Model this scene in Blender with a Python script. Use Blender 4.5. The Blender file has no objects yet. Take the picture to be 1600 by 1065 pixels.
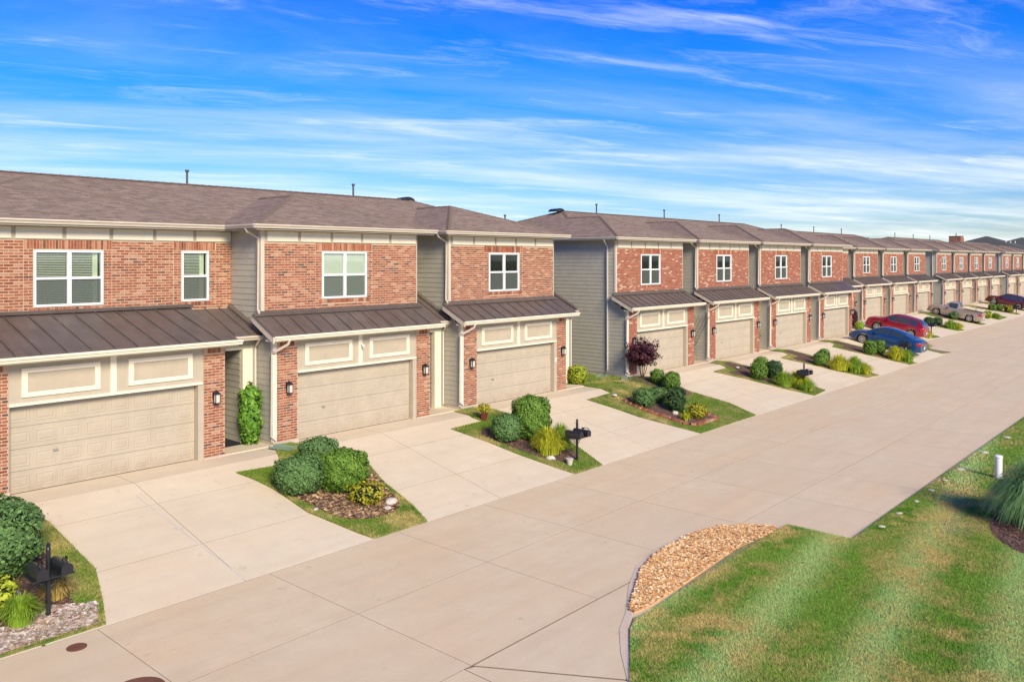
import bpy, bmesh, math, random
import numpy as np
from mathutils import Vector, Matrix
from mathutils.geometry import tessellate_polygon
random.seed(7); np.random.seed(7)
R = math.radians
S = bpy.context.scene
COL = S.collection

# ------------------------------------------------------------------ camera
FPX = 1290.0
TH = math.atan(1140 / FPX); CT, ST = math.cos(TH), math.sin(TH)
HC = 5.82
cam = bpy.data.objects.new('camera', bpy.data.cameras.new('camera'))
COL.objects.link(cam); S.camera = cam
cam.location = (0, 0, HC)
fw = Vector((CT, ST, 0)); rt = Vector((ST, -CT, 0)); up = Vector((0, 0, 1))
cam.matrix_world = Matrix(((rt.x, up.x, -fw.x, 0), (rt.y, up.y, -fw.y, 0), (rt.z, up.z, -fw.z, HC), (0, 0, 0, 1)))
cam.data.sensor_width = 36; cam.data.lens = FPX / 1600 * 36
cam.data.shift_y = -127.5 / 1600
cam.data.clip_start = .1; cam.data.clip_end = 6000

# ------------------------------------------------------------------ world, sun, exposure
SUN_EL, SUN_AZ = R(30), Vector((-.36, -.93))          # direction on the ground towards the sun
W = bpy.data.worlds.new('World'); S.world = W; W.use_nodes = True
nt = W.node_tree; nt.nodes.clear()
def N(t, **k):
    n = nt.nodes.new(t)
    for a, b in k.items(): setattr(n, a, b)
    return n
def L(a, b): nt.links.new(a, b)
def MATH(op, a, b=None, clamp=False):
    n = N('ShaderNodeMath', operation=op, use_clamp=clamp)
    for i, v in enumerate((a, b)):
        if v is None: continue
        if hasattr(v, 'links') or hasattr(v, 'is_linked'): L(v, n.inputs[i])
        else: n.inputs[i].default_value = v
    return n.outputs[0]
out = N('ShaderNodeOutputWorld'); bg = N('ShaderNodeBackground'); L(bg.outputs[0], out.inputs[0])
sky = N('ShaderNodeTexSky', sky_type='NISHITA'); sky.sun_disc = False
sky.sun_elevation = SUN_EL; sky.sun_rotation = math.atan2(SUN_AZ.x, SUN_AZ.y)
sky.air_density = 1.0; sky.dust_density = .35; sky.ozone_density = 3.0; sky.altitude = 200
tc = N('ShaderNodeTexCoord'); sep = N('ShaderNodeSeparateXYZ'); L(tc.outputs['Generated'], sep.inputs[0])
elev = MATH('MAXIMUM', sep.outputs[2], 0.0)
# saturated clear-air tint, paler towards the horizon
ramp = N('ShaderNodeValToRGB'); L(elev, ramp.inputs[0])
cr = ramp.color_ramp; cr.interpolation = 'EASE'
cr.elements[0].position = 0; cr.elements[0].color = (.72, .79, .93, 1)
cr.elements[1].position = .36; cr.elements[1].color = (.0, .40, 1.40, 1)
e = cr.elements.new(.09); e.color = (.46, .71, 1.05, 1)
e = cr.elements.new(.20); e.color = (.07, .58, 1.50, 1)
mul = N('ShaderNodeMixRGB', blend_type='MULTIPLY'); mul.inputs[0].default_value = 1
L(sky.outputs[0], mul.inputs[1]); L(ramp.outputs[0], mul.inputs[2])
# cirrus: noise on a flat layer high above, drawn out along one wind direction
den = MATH('ADD', elev, .055)
gx = MATH('DIVIDE', sep.outputs[0], den); gy = MATH('DIVIDE', sep.outputs[1], den)
wind = R(-27)                                                     # the direction the wisps are drawn out along
wu = MATH('ADD', MATH('MULTIPLY', gx, math.cos(wind)), MATH('MULTIPLY', gy, math.sin(wind)))
wv_ = MATH('SUBTRACT', MATH('MULTIPLY', gy, math.cos(wind)), MATH('MULTIPLY', gx, math.sin(wind)))
def cloud_layer(su, sv, ox, oy, warp_amt, scale, lo, hi, rough=.6):
    c = N('ShaderNodeCombineXYZ'); L(MATH('ADD', MATH('MULTIPLY', wu, su), ox), c.inputs[0]); L(MATH('ADD', MATH('MULTIPLY', wv_, sv), oy), c.inputs[1])
    w = N('ShaderNodeTexNoise'); w.inputs['Scale'].default_value = .9; w.inputs['Detail'].default_value = 4; L(c.outputs[0], w.inputs[0])
    a = N('ShaderNodeVectorMath', operation='MULTIPLY_ADD'); L(w.outputs['Color'], a.inputs[0]); a.inputs[1].default_value = (warp_amt, warp_amt, 0); L(c.outputs[0], a.inputs[2])
    n = N('ShaderNodeTexNoise'); n.inputs['Scale'].default_value = scale; n.inputs['Detail'].default_value = 10; n.inputs['Roughness'].default_value = rough; L(a.outputs[0], n.inputs[0])
    r = N('ShaderNodeMapRange', interpolation_type='SMOOTHSTEP'); L(n.outputs[0], r.inputs[0]); r.inputs[1].default_value = lo; r.inputs[2].default_value = hi
    return r.outputs[0]
big = cloud_layer(.38, .80, 3.1, 1.7, 1.5, .9, .46, .84)
wisp = cloud_layer(.62, 1.9, 7.4, 2.2, 1.5, 1.0, .50, .80, .68)
band = cloud_layer(.24, .8, 1.3, 5.2, .9, 1.2, .36, .76, .60)
lowband = MATH('SUBTRACT', 1.0, MATH('MULTIPLY', elev, 4.2), clamp=True)
hi = MATH('SUBTRACT', 1.15, MATH('MULTIPLY', elev, 3.4), clamp=True)
cl = MATH('ADD', MATH('MULTIPLY', MATH('MULTIPLY', big, hi), .55), MATH('MULTIPLY', wisp, .62))
cl = MATH('ADD', cl, MATH('MULTIPLY', MATH('MULTIPLY', band, lowband), 1.05), clamp=True)
cm = N('ShaderNodeMixRGB'); L(MATH('MULTIPLY', cl, .88), cm.inputs[0]); L(mul.outputs[0], cm.inputs[1])
cm.inputs[2].default_value = (8.0, 8.4, 8.3, 1)
L(cm.outputs[0], bg.inputs[0]); bg.inputs[1].default_value = .105
sd = bpy.data.lights.new('sun', 'SUN'); sd.energy = 4.2; sd.angle = R(20); sd.color = (1, .85, .60)
so = bpy.data.objects.new('sun', sd); COL.objects.link(so)
az = SUN_AZ.normalized()
sv = Vector((az.x * math.cos(SUN_EL), az.y * math.cos(SUN_EL), math.sin(SUN_EL)))
so.rotation_euler = sv.to_track_quat('Z', 'Y').to_euler(); so.location = (0, -20, 40)
S.view_settings.view_transform = 'Standard'; S.view_settings.look = 'None'
S.view_settings.gamma = 1; S.view_settings.use_curve_mapping = False
S.view_settings.exposure = .38

# ------------------------------------------------------------------ materials
class Mat:
    def __init__(self, name, rough=.7, spec=.3, metal=0.0):
        self.m = bpy.data.materials.new(name); self.m.use_nodes = True
        self.t = self.m.node_tree; self.b = self.t.nodes['Principled BSDF']
        self.b.inputs['Roughness'].default_value = rough
        self.b.inputs['Specular IOR Level'].default_value = spec
        self.b.inputs['Metallic'].default_value = metal
        self.geo = self.t.nodes.new('ShaderNodeNewGeometry'); self.pos = self.geo.outputs['Position']
    def n(self, t, **k):
        x = self.t.nodes.new(t)
        for a, b in k.items(): setattr(x, a, b)
        return x
    def l(self, a, b): self.t.links.new(a, b)
    def scaled(self, sc, src=None, rot=(0, 0, 0)):
        m = self.n('ShaderNodeMapping'); self.l(src or self.pos, m.inputs[0])
        m.inputs['Scale'].default_value = sc; m.inputs['Rotation'].default_value = rot
        return m.outputs[0]
    def noise(self, scale, detail=4, rough=.55, vec=None, lo=.3, hi=.7):
        x = self.n('ShaderNodeTexNoise'); self.l(vec or self.pos, x.inputs['Vector'])
        x.inputs['Scale'].default_value = scale; x.inputs['Detail'].default_value = detail; x.inputs['Roughness'].default_value = rough
        r = self.n('ShaderNodeMapRange'); self.l(x.outputs[0], r.inputs[0])
        r.inputs[1].default_value = lo; r.inputs[2].default_value = hi; r.clamp = True
        return r.outputs[0]
    def mix(self, fac, a, b, mode='MIX'):
        x = self.n('ShaderNodeMixRGB', blend_type=mode)
        for i, v in enumerate((fac, a, b)):
            if hasattr(v, 'is_linked'): self.l(v, x.inputs[i])
            elif i == 0: x.inputs[0].default_value = v
            else: x.inputs[i].default_value = (*v, 1) if len(v) == 3 else v
        return x.outputs[0]
    def math(self, op, a, b=0.0, clamp=False):
        x = self.n('ShaderNodeMath', operation=op, use_clamp=clamp)
        for i, v in enumerate((a, b)):
            if hasattr(v, 'is_linked'): self.l(v, x.inputs[i])
            else: x.inputs[i].default_value = v
        return x.outputs[0]
    def attr(self, name='vcol'):
        x = self.n('ShaderNodeAttribute', attribute_name=name); return x.outputs['Color']
    def base(self, c):
        if hasattr(c, 'is_linked'): self.l(c, self.b.inputs['Base Color'])
        else: self.b.inputs['Base Color'].default_value = (*c, 1)
        return self
    def bump(self, h, dist=.01, strength=.6):
        x = self.n('ShaderNodeBump'); self.l(h, x.inputs['Height'])
        x.inputs['Distance'].default_value = dist; x.inputs['Strength'].default_value = strength
        self.l(x.outputs[0], self.b.inputs['Normal']); return self

def paint(name, c, rough=.55, var=.10, spec=.3, bs=25):
    m = Mat(name, rough, spec)
    a = m.noise(3.0, 5, .6); d = m.noise(40, 3)
    col = m.mix(a, tuple(v * (1 - var) for v in c), tuple(min(1, v * (1 + var * .6)) for v in c))
    m.base(m.mix(m.math('MULTIPLY', d, .10), col, tuple(v * .6 for v in c)))
    m.bump(d, .002, .3); return m.m

M = {}
M['siding'] = paint('fibre_cement_siding', (.45, .43, .35), .7, .08)
M['trim_cream'] = paint('cream_trim', (.82, .745, .58), .5, .06)
M['trim_taupe'] = paint('taupe_trim', (.47, .415, .32), .55, .07)
M['gutter'] = paint('gutter_metal', (.62, .55, .44), .4, .06)
M['white_vinyl'] = paint('white_vinyl', (.80, .80, .79), .4, .03)
M['spout_white'] = paint('spout_paint', (.62, .58, .53), .4, .05)
M['black'] = paint('black_enamel', (.018, .02, .026), .35, .2, .5)
M['dark_steel'] = paint('grey_pipe', (.10, .11, .11), .5, .2)
M['mortar'] = paint('mortar', (.56, .41, .285), .9, .12)
M['mortar_red'] = paint('red_mortar', (.40, .22, .15), .9, .12)
M['conc_base'] = paint('footing_concrete', (.52, .45, .37), .9, .1)
M['joint'] = paint('joint_soil', (.24, .18, .13), .95, .2)
M['white_stone'] = paint('white_stone', (.60, .55, .47), .8, .12)
M['green_plastic'] = paint('pale_green_plastic', (.22, .33, .26), .6, .1)
M['mat'] = paint('dark_doormat', (.02, .025, .035), .95, .2)
M['terracotta'] = paint('red_glazed_pot', (.16, .035, .03), .4, .2)
M['rust'] = paint('rusty_iron', (.20, .085, .05), .8, .25)
M['bark'] = paint('bark', (.09, .06, .045), .9, .3)
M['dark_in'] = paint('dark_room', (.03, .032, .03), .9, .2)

b = Mat('brick', .85, .2)
v = b.attr(); nz = b.noise(45, 4); nz2 = b.noise(9, 3)
b.base(b.mix(b.math('MULTIPLY', nz, .38), v, b.mix(nz2, (.30, .085, .05), (.60, .40, .30))))
b.bump(nz, .004, .7); M['brick'] = b.m

m = Mat('garage_door_paint', .5, .3)
a = m.noise(2.0, 4); sz = m.n('ShaderNodeSeparateXYZ'); m.l(m.pos, sz.inputs[0])
dirt = m.math('MULTIPLY', m.math('SUBTRACT', 1.0, m.math('MULTIPLY', sz.outputs[2], 2.2), True), m.noise(5, 5, .65))     # splashed grime along the sill
streak_ = m.noise(1.0, 4, .6, m.scaled((9, 9, .5)), .5, .8)
col = m.mix(a, (.43, .375, .285), (.48, .42, .32)); col = m.mix(m.math('MULTIPLY', dirt, .45), col, (.24, .18, .12)); col = m.mix(m.math('MULTIPLY', streak_, .14), col, (.26, .22, .16))
m.base(col); M['door'] = m.m

def concrete(name, c0, c1):
    m = Mat(name, .85, .2)
    big = m.noise(.35, 5, .6); mid = m.noise(1.7, 6, .65); fine = m.noise(28, 4, .6)
    streak = m.noise(1.0, 5, .6, m.scaled((.25, 2.2, 1)), .45, .75)
    col = m.mix(big, c0, c1)
    col = m.mix(m.math('MULTIPLY', mid, .5), col, tuple(x * .86 for x in c0))
    col = m.mix(m.math('MULTIPLY', streak, .38), col, (c0[0] * .80, c0[1] * .74, c0[2] * .70))
    warm = m.noise(.7, 4, .6, m.scaled((.5, 1, 1)), .45, .7); col = m.mix(m.math('MULTIPLY', warm, .45), col, (c0[0] * 1.04, c0[1] * .93, c0[2] * .84))
    spot = m.noise(2.6, 2, .5, None, .67, .76)
    col = m.mix(m.math('MULTIPLY', spot, .34), col, tuple(x * .55 for x in c0))
    col = m.mix(m.math('MULTIPLY', fine, .12), col, (.34, .28, .22))
    oi = m.n('ShaderNodeObjectInfo')
    col = m.mix(m.math('MULTIPLY', oi.outputs['Random'], .30), col, tuple(x * .80 for x in c1))
    m.base(col).bump(fine, .004, .4); return m.m
M['road'] = concrete('road_concrete', (.76, .615, .385), (.82, .69, .455))
M['drive'] = concrete('driveway_concrete', (.70, .60, .42), (.78, .685, .495))
M['kerbc'] = concrete('kerb_concrete', (.72, .59, .44), (.78, .65, .50))

# shingles: uv in metres, v up the slope
m = Mat('asphalt_shingle', .95, .1)
uv = m.n('ShaderNodeUVMap').outputs[0]
br = m.n('ShaderNodeTexBrick'); m.l(uv, br.inputs['Vector'])
br.inputs['Scale'].default_value = 1; br.inputs['Brick Width'].default_value = .33; br.inputs['Row Height'].default_value = .145
br.inputs['Mortar Size'].default_value = .006; br.inputs['Color1'].default_value = (.16, .108, .080, 1)
br.inputs['Color2'].default_value = (.37, .27, .20, 1); br.inputs['Mortar'].default_value = (.12, .09, .07, 1); br.offset = .37
wn = m.noise(1.0, 5, .7, m.scaled((3.0, 7.0, 1), uv)); lg = m.noise(.5, 4); fn = m.noise(60, 3)
col = m.mix(m.math('MULTIPLY', wn, .6), br.outputs[0], (.40, .315, .235))
col = m.mix(m.math('MULTIPLY', lg, .30), col, (.20, .15, .12))
col = m.mix(m.math('MULTIPLY', fn, .25), col, (.14, .10, .08))
m.base(col).bump(br.outputs['Fac'], .01, .5); M['shingle'] = m.m
m = Mat('grey_shingle', .95, .1)
m.base(m.mix(m.noise(2, 5, .7), (.075, .08, .072), (.12, .125, .115))); M['shingle_grey'] = m.m

m = Mat('standing_seam_metal', .42, .4, .15)
a = m.noise(2.2, 5, .6); st = m.noise(1.0, 4, .6, m.scaled((6, .6, 1))); oi = m.n('ShaderNodeObjectInfo')
col = m.mix(a, (.105, .083, .070), (.155, .125, .105))
col = m.mix(m.math('MULTIPLY', st, .35), col, (.25, .21, .185))
col = m.mix(m.math('MULTIPLY', oi.outputs['Random'], .35), col, (.10, .08, .07))
m.base(col); m.bump(a, .004, .3); M['metal'] = m.m

def glass(name, dark, tint):
    m = Mat(name, .04, .5); t = m.t; t.nodes.remove(m.b)
    tr = m.n('ShaderNodeBsdfTransparent'); tr.inputs[0].default_value = (*tint, 1)
    gl = m.n('ShaderNodeBsdfGlossy'); gl.inputs['Roughness'].default_value = .03; gl.inputs[0].default_value = (.85, .9, .92, 1)
    df = m.n('ShaderNodeBsdfDiffuse'); df.inputs[0].default_value = (.20, .23, .21, 1)
    m1 = m.n('ShaderNodeMixShader'); m1.inputs[0].default_value = dark; m.l(tr.outputs[0], m1.inputs[1]); m.l(df.outputs[0], m1.inputs[2])
    fr = m.n('ShaderNodeFresnel'); fr.inputs[0].default_value = 1.5
    m2 = m.n('ShaderNodeMixShader'); m.l(m.math('ADD', fr.outputs[0], .04), m2.inputs[0]); m.l(m1.outputs[0], m2.inputs[1]); m.l(gl.outputs[0], m2.inputs[2])
    m.l(m2.outputs[0], t.nodes['Material Output'].inputs[0]); return m.m
M['pane_up'] = glass('window_glass', .04, (.95, 1, .97))
M['pane_low'] = glass('screened_glass', .38, (.80, .86, .83))
M['blind'] = paint('window_blind', (.78, .76, .70), .8, .05)
M['curtain'] = paint('curtain_cloth', (.78, .80, .64), .8, .10)
m = Mat('car_glass', .05, .8); m.base((.035, .05, .055)); M['car_glass'] = m.m
def carpaint(name, c):
    m = Mat(name, .28, .6); m.base(c); m.b.inputs['Coat Weight'].default_value = .7; m.b.inputs['Coat Roughness'].default_value = .06
    m.b.inputs['Metallic'].default_value = .35; return m.m
M['blue'] = carpaint('blue_paint', (.012, .065, .18)); M['red'] = carpaint('red_paint', (.33, .012, .03))
M['tan'] = carpaint('tan_paint', (.40, .32, .25)); M['maroon'] = carpaint('maroon_paint', (.12, .018, .025))
m = Mat('rubber', .8, .2); m.base((.018, .018, .018)); M['rubber'] = m.m
m = Mat('alloy', .3, .5, .7); m.base((.55, .53, .52)); M['alloy'] = m.m
m = Mat('chrome', .12, .6, 1); m.base((.75, .78, .8)); M['chrome'] = m.m
m = Mat('lamp_red', .15, .6); m.base((.45, .01, .02)); M['lamp_red'] = m.m
m = Mat('lamp_clear', .1, .6); m.base((.7, .72, .74)); M['lamp_clear'] = m.m
m = Mat('lantern_glass', .2, .5); m.base((.62, .60, .52)); M['lantern_glass'] = m.m

# planted ground
def lawn(name, blades, isl=False):
    m = Mat(name, .9, .15)
    a = m.noise(.42, 5, .62, None, .40, .60); b2 = m.noise(1.3, 6, .68, None, .38, .58); f = m.noise(14, 4, .6)
    g = m.mix(a, (.085, .215, .022), (.16, .29, .045))
    dry = m.mix(f, (.55, .42, .20), (.42, .34, .14))
    wv = m.n('ShaderNodeTexWave'); m.l(m.scaled((1, 1, 1), None, (0, 0, R(-97))), wv.inputs[0])   # mower stripes
    wv.inputs['Scale'].default_value = .155; wv.inputs['Distortion'].default_value = .25; wv.inputs['Detail'].default_value = 2
    g = m.mix(m.math('MULTIPLY', m.math('MULTIPLY', wv.outputs['Fac'], wv.outputs['Fac']), .85), g, (.36, .50, .22)) if not isl else m.mix(a, (.07, .16, .018), (.13, .22, .03))
    col = m.mix(m.math('MULTIPLY', m.math('MULTIPLY', m.math('SUBTRACT', 1.0, a), b2), .95, True), g, dry)
    if blades:
        col = m.mix(1.0, col, m.mix(m.attr(), (.75, .78, .60), (1.6, 1.6, 1.35)), 'MULTIPLY'); m.base(col)
        m.b.inputs['Subsurface Weight'].default_value = 0
    else:
        col = m.mix(m.math('MULTIPLY', f, .5), col, (.12, .09, .04)); m.base(col).bump(f, .03, .8)
    return m.m
M['isl_soil'] = lawn('island_soil', False, True); M['isl_blade'] = lawn('island_grass_blade', True, True); M['lawn'] = lawn('lawn_soil', False); M['blade'] = lawn('grass_blade', True)
def bed(name, c0, c1, c2, sc=16):
    m = Mat(name, .95, .1)
    vo = m.n('ShaderNodeTexVoronoi'); m.l(m.scaled((1, 1.7, 1)), vo.inputs['Vector']); vo.inputs['Scale'].default_value = sc
    f = m.noise(5, 5)
    c = m.mix(f, c0, c1); h = m.n('ShaderNodeSeparateColor'); m.l(vo.outputs['Color'], h.inputs[0])
    c = m.mix(m.math('MULTIPLY', h.outputs[0], .55), c, c2)
    m.base(c).bump(vo.outputs['Distance'], .03, .9); return m.m
M['mulch'] = bed('bark_mulch', (.085, .05, .04), (.15, .09, .07), (.23, .15, .12))
M['straw'] = bed('straw_mulch', (.16, .10, .07), (.36, .24, .13), (.50, .36, .20), 12)
m = Mat('chip', .9, .15); m.base(m.mix(m.math('MULTIPLY', m.noise(30, 3), .15), m.attr(), (.45, .20, .08))); M['chip'] = m.m
m = Mat('chip_bed', .95, .1); m.base(m.mix(m.noise(9, 4), (.60, .34, .15), (.80, .52, .28))).bump(m.noise(30, 3), .02, .8); M['chipbed'] = m.m
def leaf(name, c0, c1, c2):
    m = Mat(name, .6, .25)
    a = m.attr(); s = m.n('ShaderNodeSeparateColor'); m.l(a, s.inputs[0])
    c = m.mix(s.outputs[0], c0, c1); c = m.mix(m.math('MULTIPLY', m.noise(2.5, 3), .6), c, c2)
    m.base(c); return m.m
M['box_green'] = leaf('boxwood_leaf', (.045, .11, .014), (.20, .34, .04), (.12, .24, .03))
M['holly_green'] = leaf('holly_leaf', (.045, .105, .035), (.17, .30, .085), (.10, .21, .055))
M['dark_green'] = leaf('evergreen_leaf', (.02, .055, .02), (.075, .15, .04), (.04, .09, .028))
M['lime'] = leaf('lime_leaf', (.18, .26, .012), (.50, .54, .04), (.30, .38, .03))
M['yellow_leaf'] = leaf('yellow_leaf', (.16, .17, .015), (.50, .42, .03), (.30, .32, .02))
M['purple'] = leaf('purple_leaf', (.030, .008, .014), (.10, .022, .035), (.055, .014, .022))
M['vine'] = leaf('broad_leaf', (.05, .14, .015), (.22, .42, .05), (.10, .25, .03))
M['g_green'] = leaf('grass_leaf', (.12, .24, .015), (.36, .50, .05), (.22, .38, .03))
M['g_yellow'] = leaf('yellow_grass_leaf', (.32, .36, .015), (.75, .66, .05), (.38, .46, .03))
M['g_dry'] = leaf('dry_grass_leaf', (.30, .20, .04), (.62, .48, .16), (.42, .33, .08))
M['g_blue'] = leaf('fountain_grass_leaf', (.08, .22, .05), (.38, .56, .22), (.18, .36, .10))
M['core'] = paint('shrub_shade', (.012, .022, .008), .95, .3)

# ------------------------------------------------------------------ mesh helpers
class MB:
    def __init__(s): s.v = []; s.f = []; s.c = []; s.uv = []
    def quad(s, pts, col=(1, 1, 1), uv=None):
        i = len(s.v); s.v += [tuple(p) for p in pts]; s.f.append(tuple(range(i, i + len(pts)))); s.c.append(col)
        s.uv += list(uv) if uv else [(0, 0)] * len(pts)
    def hexa(s, p, col=(1, 1, 1)):                      # 8 corners: bottom 0-3 ccw, top 4-7
        for a in ((3, 2, 1, 0), (4, 5, 6, 7), (0, 1, 5, 4), (1, 2, 6, 5), (2, 3, 7, 6), (3, 0, 4, 7)):
            s.quad([p[k] for k in a], col)
        return s
    def box(s, x0, x1, y0, y1, z0, z1, col=(1, 1, 1)):
        s.hexa([(x0, y0, z0), (x1, y0, z0), (x1, y1, z0), (x0, y1, z0), (x0, y0, z1), (x1, y0, z1), (x1, y1, z1), (x0, y1, z1)], col)
        return s
    def tube(s, pts, r, n=8, col=(1, 1, 1), cap=True):
        pts = [Vector(p) for p in pts]; rings = []
        rr = r if isinstance(r, (list, tuple)) else [r] * len(pts)
        for i, p in enumerate(pts):
            d = (pts[min(i + 1, len(pts) - 1)] - pts[max(i - 1, 0)]).normalized()
            a = d.cross(Vector((0, 0, 1)));
            if a.length < .05: a = d.cross(Vector((1, 0, 0)))
            a.normalize(); b = d.cross(a)
            rings.append([p + (a * math.cos(2 * math.pi * k / n) + b * math.sin(2 * math.pi * k / n)) * rr[i] for k in range(n)])
        for i in range(len(pts) - 1):
            for k in range(n):
                s.quad([rings[i][k], rings[i + 1][k], rings[i + 1][(k + 1) % n], rings[i][(k + 1) % n]], col)
        if cap: s.quad(rings[0], col); s.quad(rings[-1][::-1], col)
        return s
    def mesh(s, name, mat=None, smooth=False, merge=False):
        me = bpy.data.meshes.new(name); me.from_pydata(s.v, [], s.f)
        if mat: me.materials.append(mat)
        if any(c != (1, 1, 1) for c in s.c):
            at = me.color_attributes.new('vcol', 'FLOAT_COLOR', 'CORNER')
            arr = []
            for f, c in zip(s.f, s.c): arr += [c[0], c[1], c[2], 1.0] * len(f)
            at.data.foreach_set('color', arr)
        if any(u != (0, 0) for u in s.uv):
            ul = me.uv_layers.new(name='UVMap'); arr = []
            for f in s.f:
                for k in f: arr += s.uv[k]
            ul.data.foreach_set('uv', arr)
        if merge or smooth:
            bm = bmesh.new(); bm.from_mesh(me); bmesh.ops.remove_doubles(bm, verts=bm.verts, dist=1e-4); bmesh.ops.recalc_face_normals(bm, faces=bm.faces); bm.to_mesh(me); bm.free()
        if smooth:
            me.polygons.foreach_set('use_smooth', [True] * len(me.polygons))
            try: me.set_sharp_from_angle(angle=R(38))
            except Exception: pass
        me.update(); return me
def obj(name, me, parent=None, loc=None, kind=None):
    o = bpy.data.objects.new(name, me); COL.objects.link(o)
    if parent: o.parent = parent
    if loc is not None: o.location = loc
    if kind: o['kind'] = kind
    return o
def tag(o, label=None, cat=None, group=None, kind=None):
    if label: o['label'] = label
    if cat: o['category'] = cat
    if group: o['group'] = group
    if kind: o['kind'] = kind
    return o
def thing(name, loc, label, cat, group=None, rz=0):
    o = bpy.data.objects.new(name, None); COL.objects.link(o); o.empty_display_size = .2
    o.location = loc; o.rotation_euler = (0, 0, rz)
    return tag(o, label, cat, group)
def dup(root, loc, label, group=None, rz=None, scale=None):
    r = root.copy(); COL.objects.link(r); r.location = loc; r['label'] = label
    if group: r['group'] = group
    if rz is not None: r.rotation_euler = (0, 0, rz)
    if scale is not None: r.scale = scale
    for ch in list(root.children):
        c = ch.copy(); COL.objects.link(c); c.parent = r
        for g in list(ch.children):
            d = g.copy(); COL.objects.link(d); d.parent = c
    return r

# ------------------------------------------------------------------ terrain: driveways fall 1.16 m from garages to the road
YG = 22.59
ROADZ = -1.16
def shift(X): return 3.9 * min(max((X - 66.5) / 3, 0), 1)
def zt(X, Y):
    u = min(max((21.6 + shift(X) - Y) / 5.4, 0), 1)
    return ROADZ * u
def terr_quad_grid(mb, xs, ys, off):
    for i in range(len(xs) - 1):
        for j in range(len(ys) - 1):
            mb.quad([(x, y, zt(x, y) + off) for x, y in ((xs[i], ys[j]), (xs[i + 1], ys[j]), (xs[i + 1], ys[j + 1]), (xs[i], ys[j + 1]))])
mb = MB()
terr_quad_grid(mb, [-2500, -400, -60, -20, 66.5, 67.5, 68.5, 69.5, 130, 200, 400, 2500], [-2500, -300, -60, 0, 16.2, 20.1, 21.6, 25.5, 30, 60, 300, 2500], -.07)
obj('ground', mb.mesh('ground', M['lawn'], merge=True), kind='structure')

def sheet(name, poly, off, mat, thick=.04, parent=None, kind=None, step=1.0, cuts=()):
    """polygon draped on the terrain, with a skirt"""
    bm = bmesh.new(); vs = [bm.verts.new((x, y, 0)) for x, y in poly]
    for tr in tessellate_polygon([[Vector((x, y, 0)) for x, y in poly]]):
        bm.faces.new([vs[k] for k in tr])
    xs = [p[0] for p in poly]; ys = [p[1] for p in poly]
    lines = [((0, y, 0), (0, 1, 0)) for y in (16.2, 21.6, 20.1, 25.5) if min(ys) < y < max(ys)]
    lines += [((x, 0, 0), (1, 0, 0)) for x in (66.5, 67.5, 68.5, 69.5) if min(xs) < x < max(xs)]
    for co, no in lines:
        bmesh.ops.bisect_plane(bm, geom=bm.verts[:] + bm.edges[:] + bm.faces[:], plane_co=co, plane_no=no, dist=1e-5)
    bmesh.ops.recalc_face_normals(bm, faces=bm.faces[:])
    if bm.faces[0].normal.z < 0: bmesh.ops.reverse_faces(bm, faces=bm.faces[:])
    ext = bmesh.ops.extrude_edge_only(bm, edges=[e for e in bm.edges if e.is_boundary])
    low = set(v for v in ext['geom'] if isinstance(v, bmesh.types.BMVert))
    if name == 'slab':
        for f in ext['geom']:
            if isinstance(f, bmesh.types.BMFace): f.material_index = 1
    for v in bm.verts: v.co.z = zt(v.co.x, v.co.y) + off - (thick if v in low else 0)
    me = bpy.data.meshes.new(name); bm.to_mesh(me); bm.free(); me.materials.append(mat); me.materials.append(M['joint'])
    return obj(name, me, parent, kind=kind)

# road: separate slabs with open joints over a dark bed
road = sheet('road', [(-14, -12), (11.6, -12), (11.6, 7.3), (62, 7.2), (62, 10.9), (190, 10.9), (190, 20.15), (66.5, 20.15), (66.5, 16.25), (-14, 16.25)], -.022, M['joint'], kind='structure')
GAP = .005
def slab(x0, x1, y0, y1, parent, mat, name='slab'):
    poly = [(x0 + GAP, y0 + GAP), (x1 - GAP, y0 + GAP), (x1 - GAP, y1 - GAP), (x0 + GAP, y1 - GAP)]
    return sheet(name, poly, 0, mat, .02, parent)
xj = [-14, -8.3, -4.5, -.9, 2.8, 6.5, 10.18, 13.9, 17.1, 20.35]
while xj[-1] < 186: xj.append(xj[-1] + 3.3)
for i in range(len(xj) - 1):
    a, b_ = xj[i], xj[i + 1]
    slab(a, b_, 13.05, 16.2, road, M['road']); slab(a, b_, 9.93, 13.05, road, M['road'])
    if a > 20 and b_ < 61: slab(a, b_, 7.2, 9.93, road, M['road'])
    if a > 66: slab(a, b_, 16.2, 20.1, road, M['road'])
for a, b_ in ((-14, -8.3), (-8.3, -4.5), (-4.5, -.9), (-.9, 2.8), (2.8, 6.5), (6.5, 10.0)):
    for c, d in ((-12, -6), (-6, 0), (0, 5.0), (5.0, 9.93)): slab(a, b_, c, d, road, M['road'])
sheet('slab', [(10.01, -12), (11.6, -12), (11.6, 7.5), (10.19, 9.85), (10.01, 9.91)], 0, M['road'], .02, road)
sheet('slab', [(10.21, 9.90), (11.62, 7.55), (14.5, 7.6), (20.34, 7.6), (20.34, 9.92)], 0, M['road'], .02, road)

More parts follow.
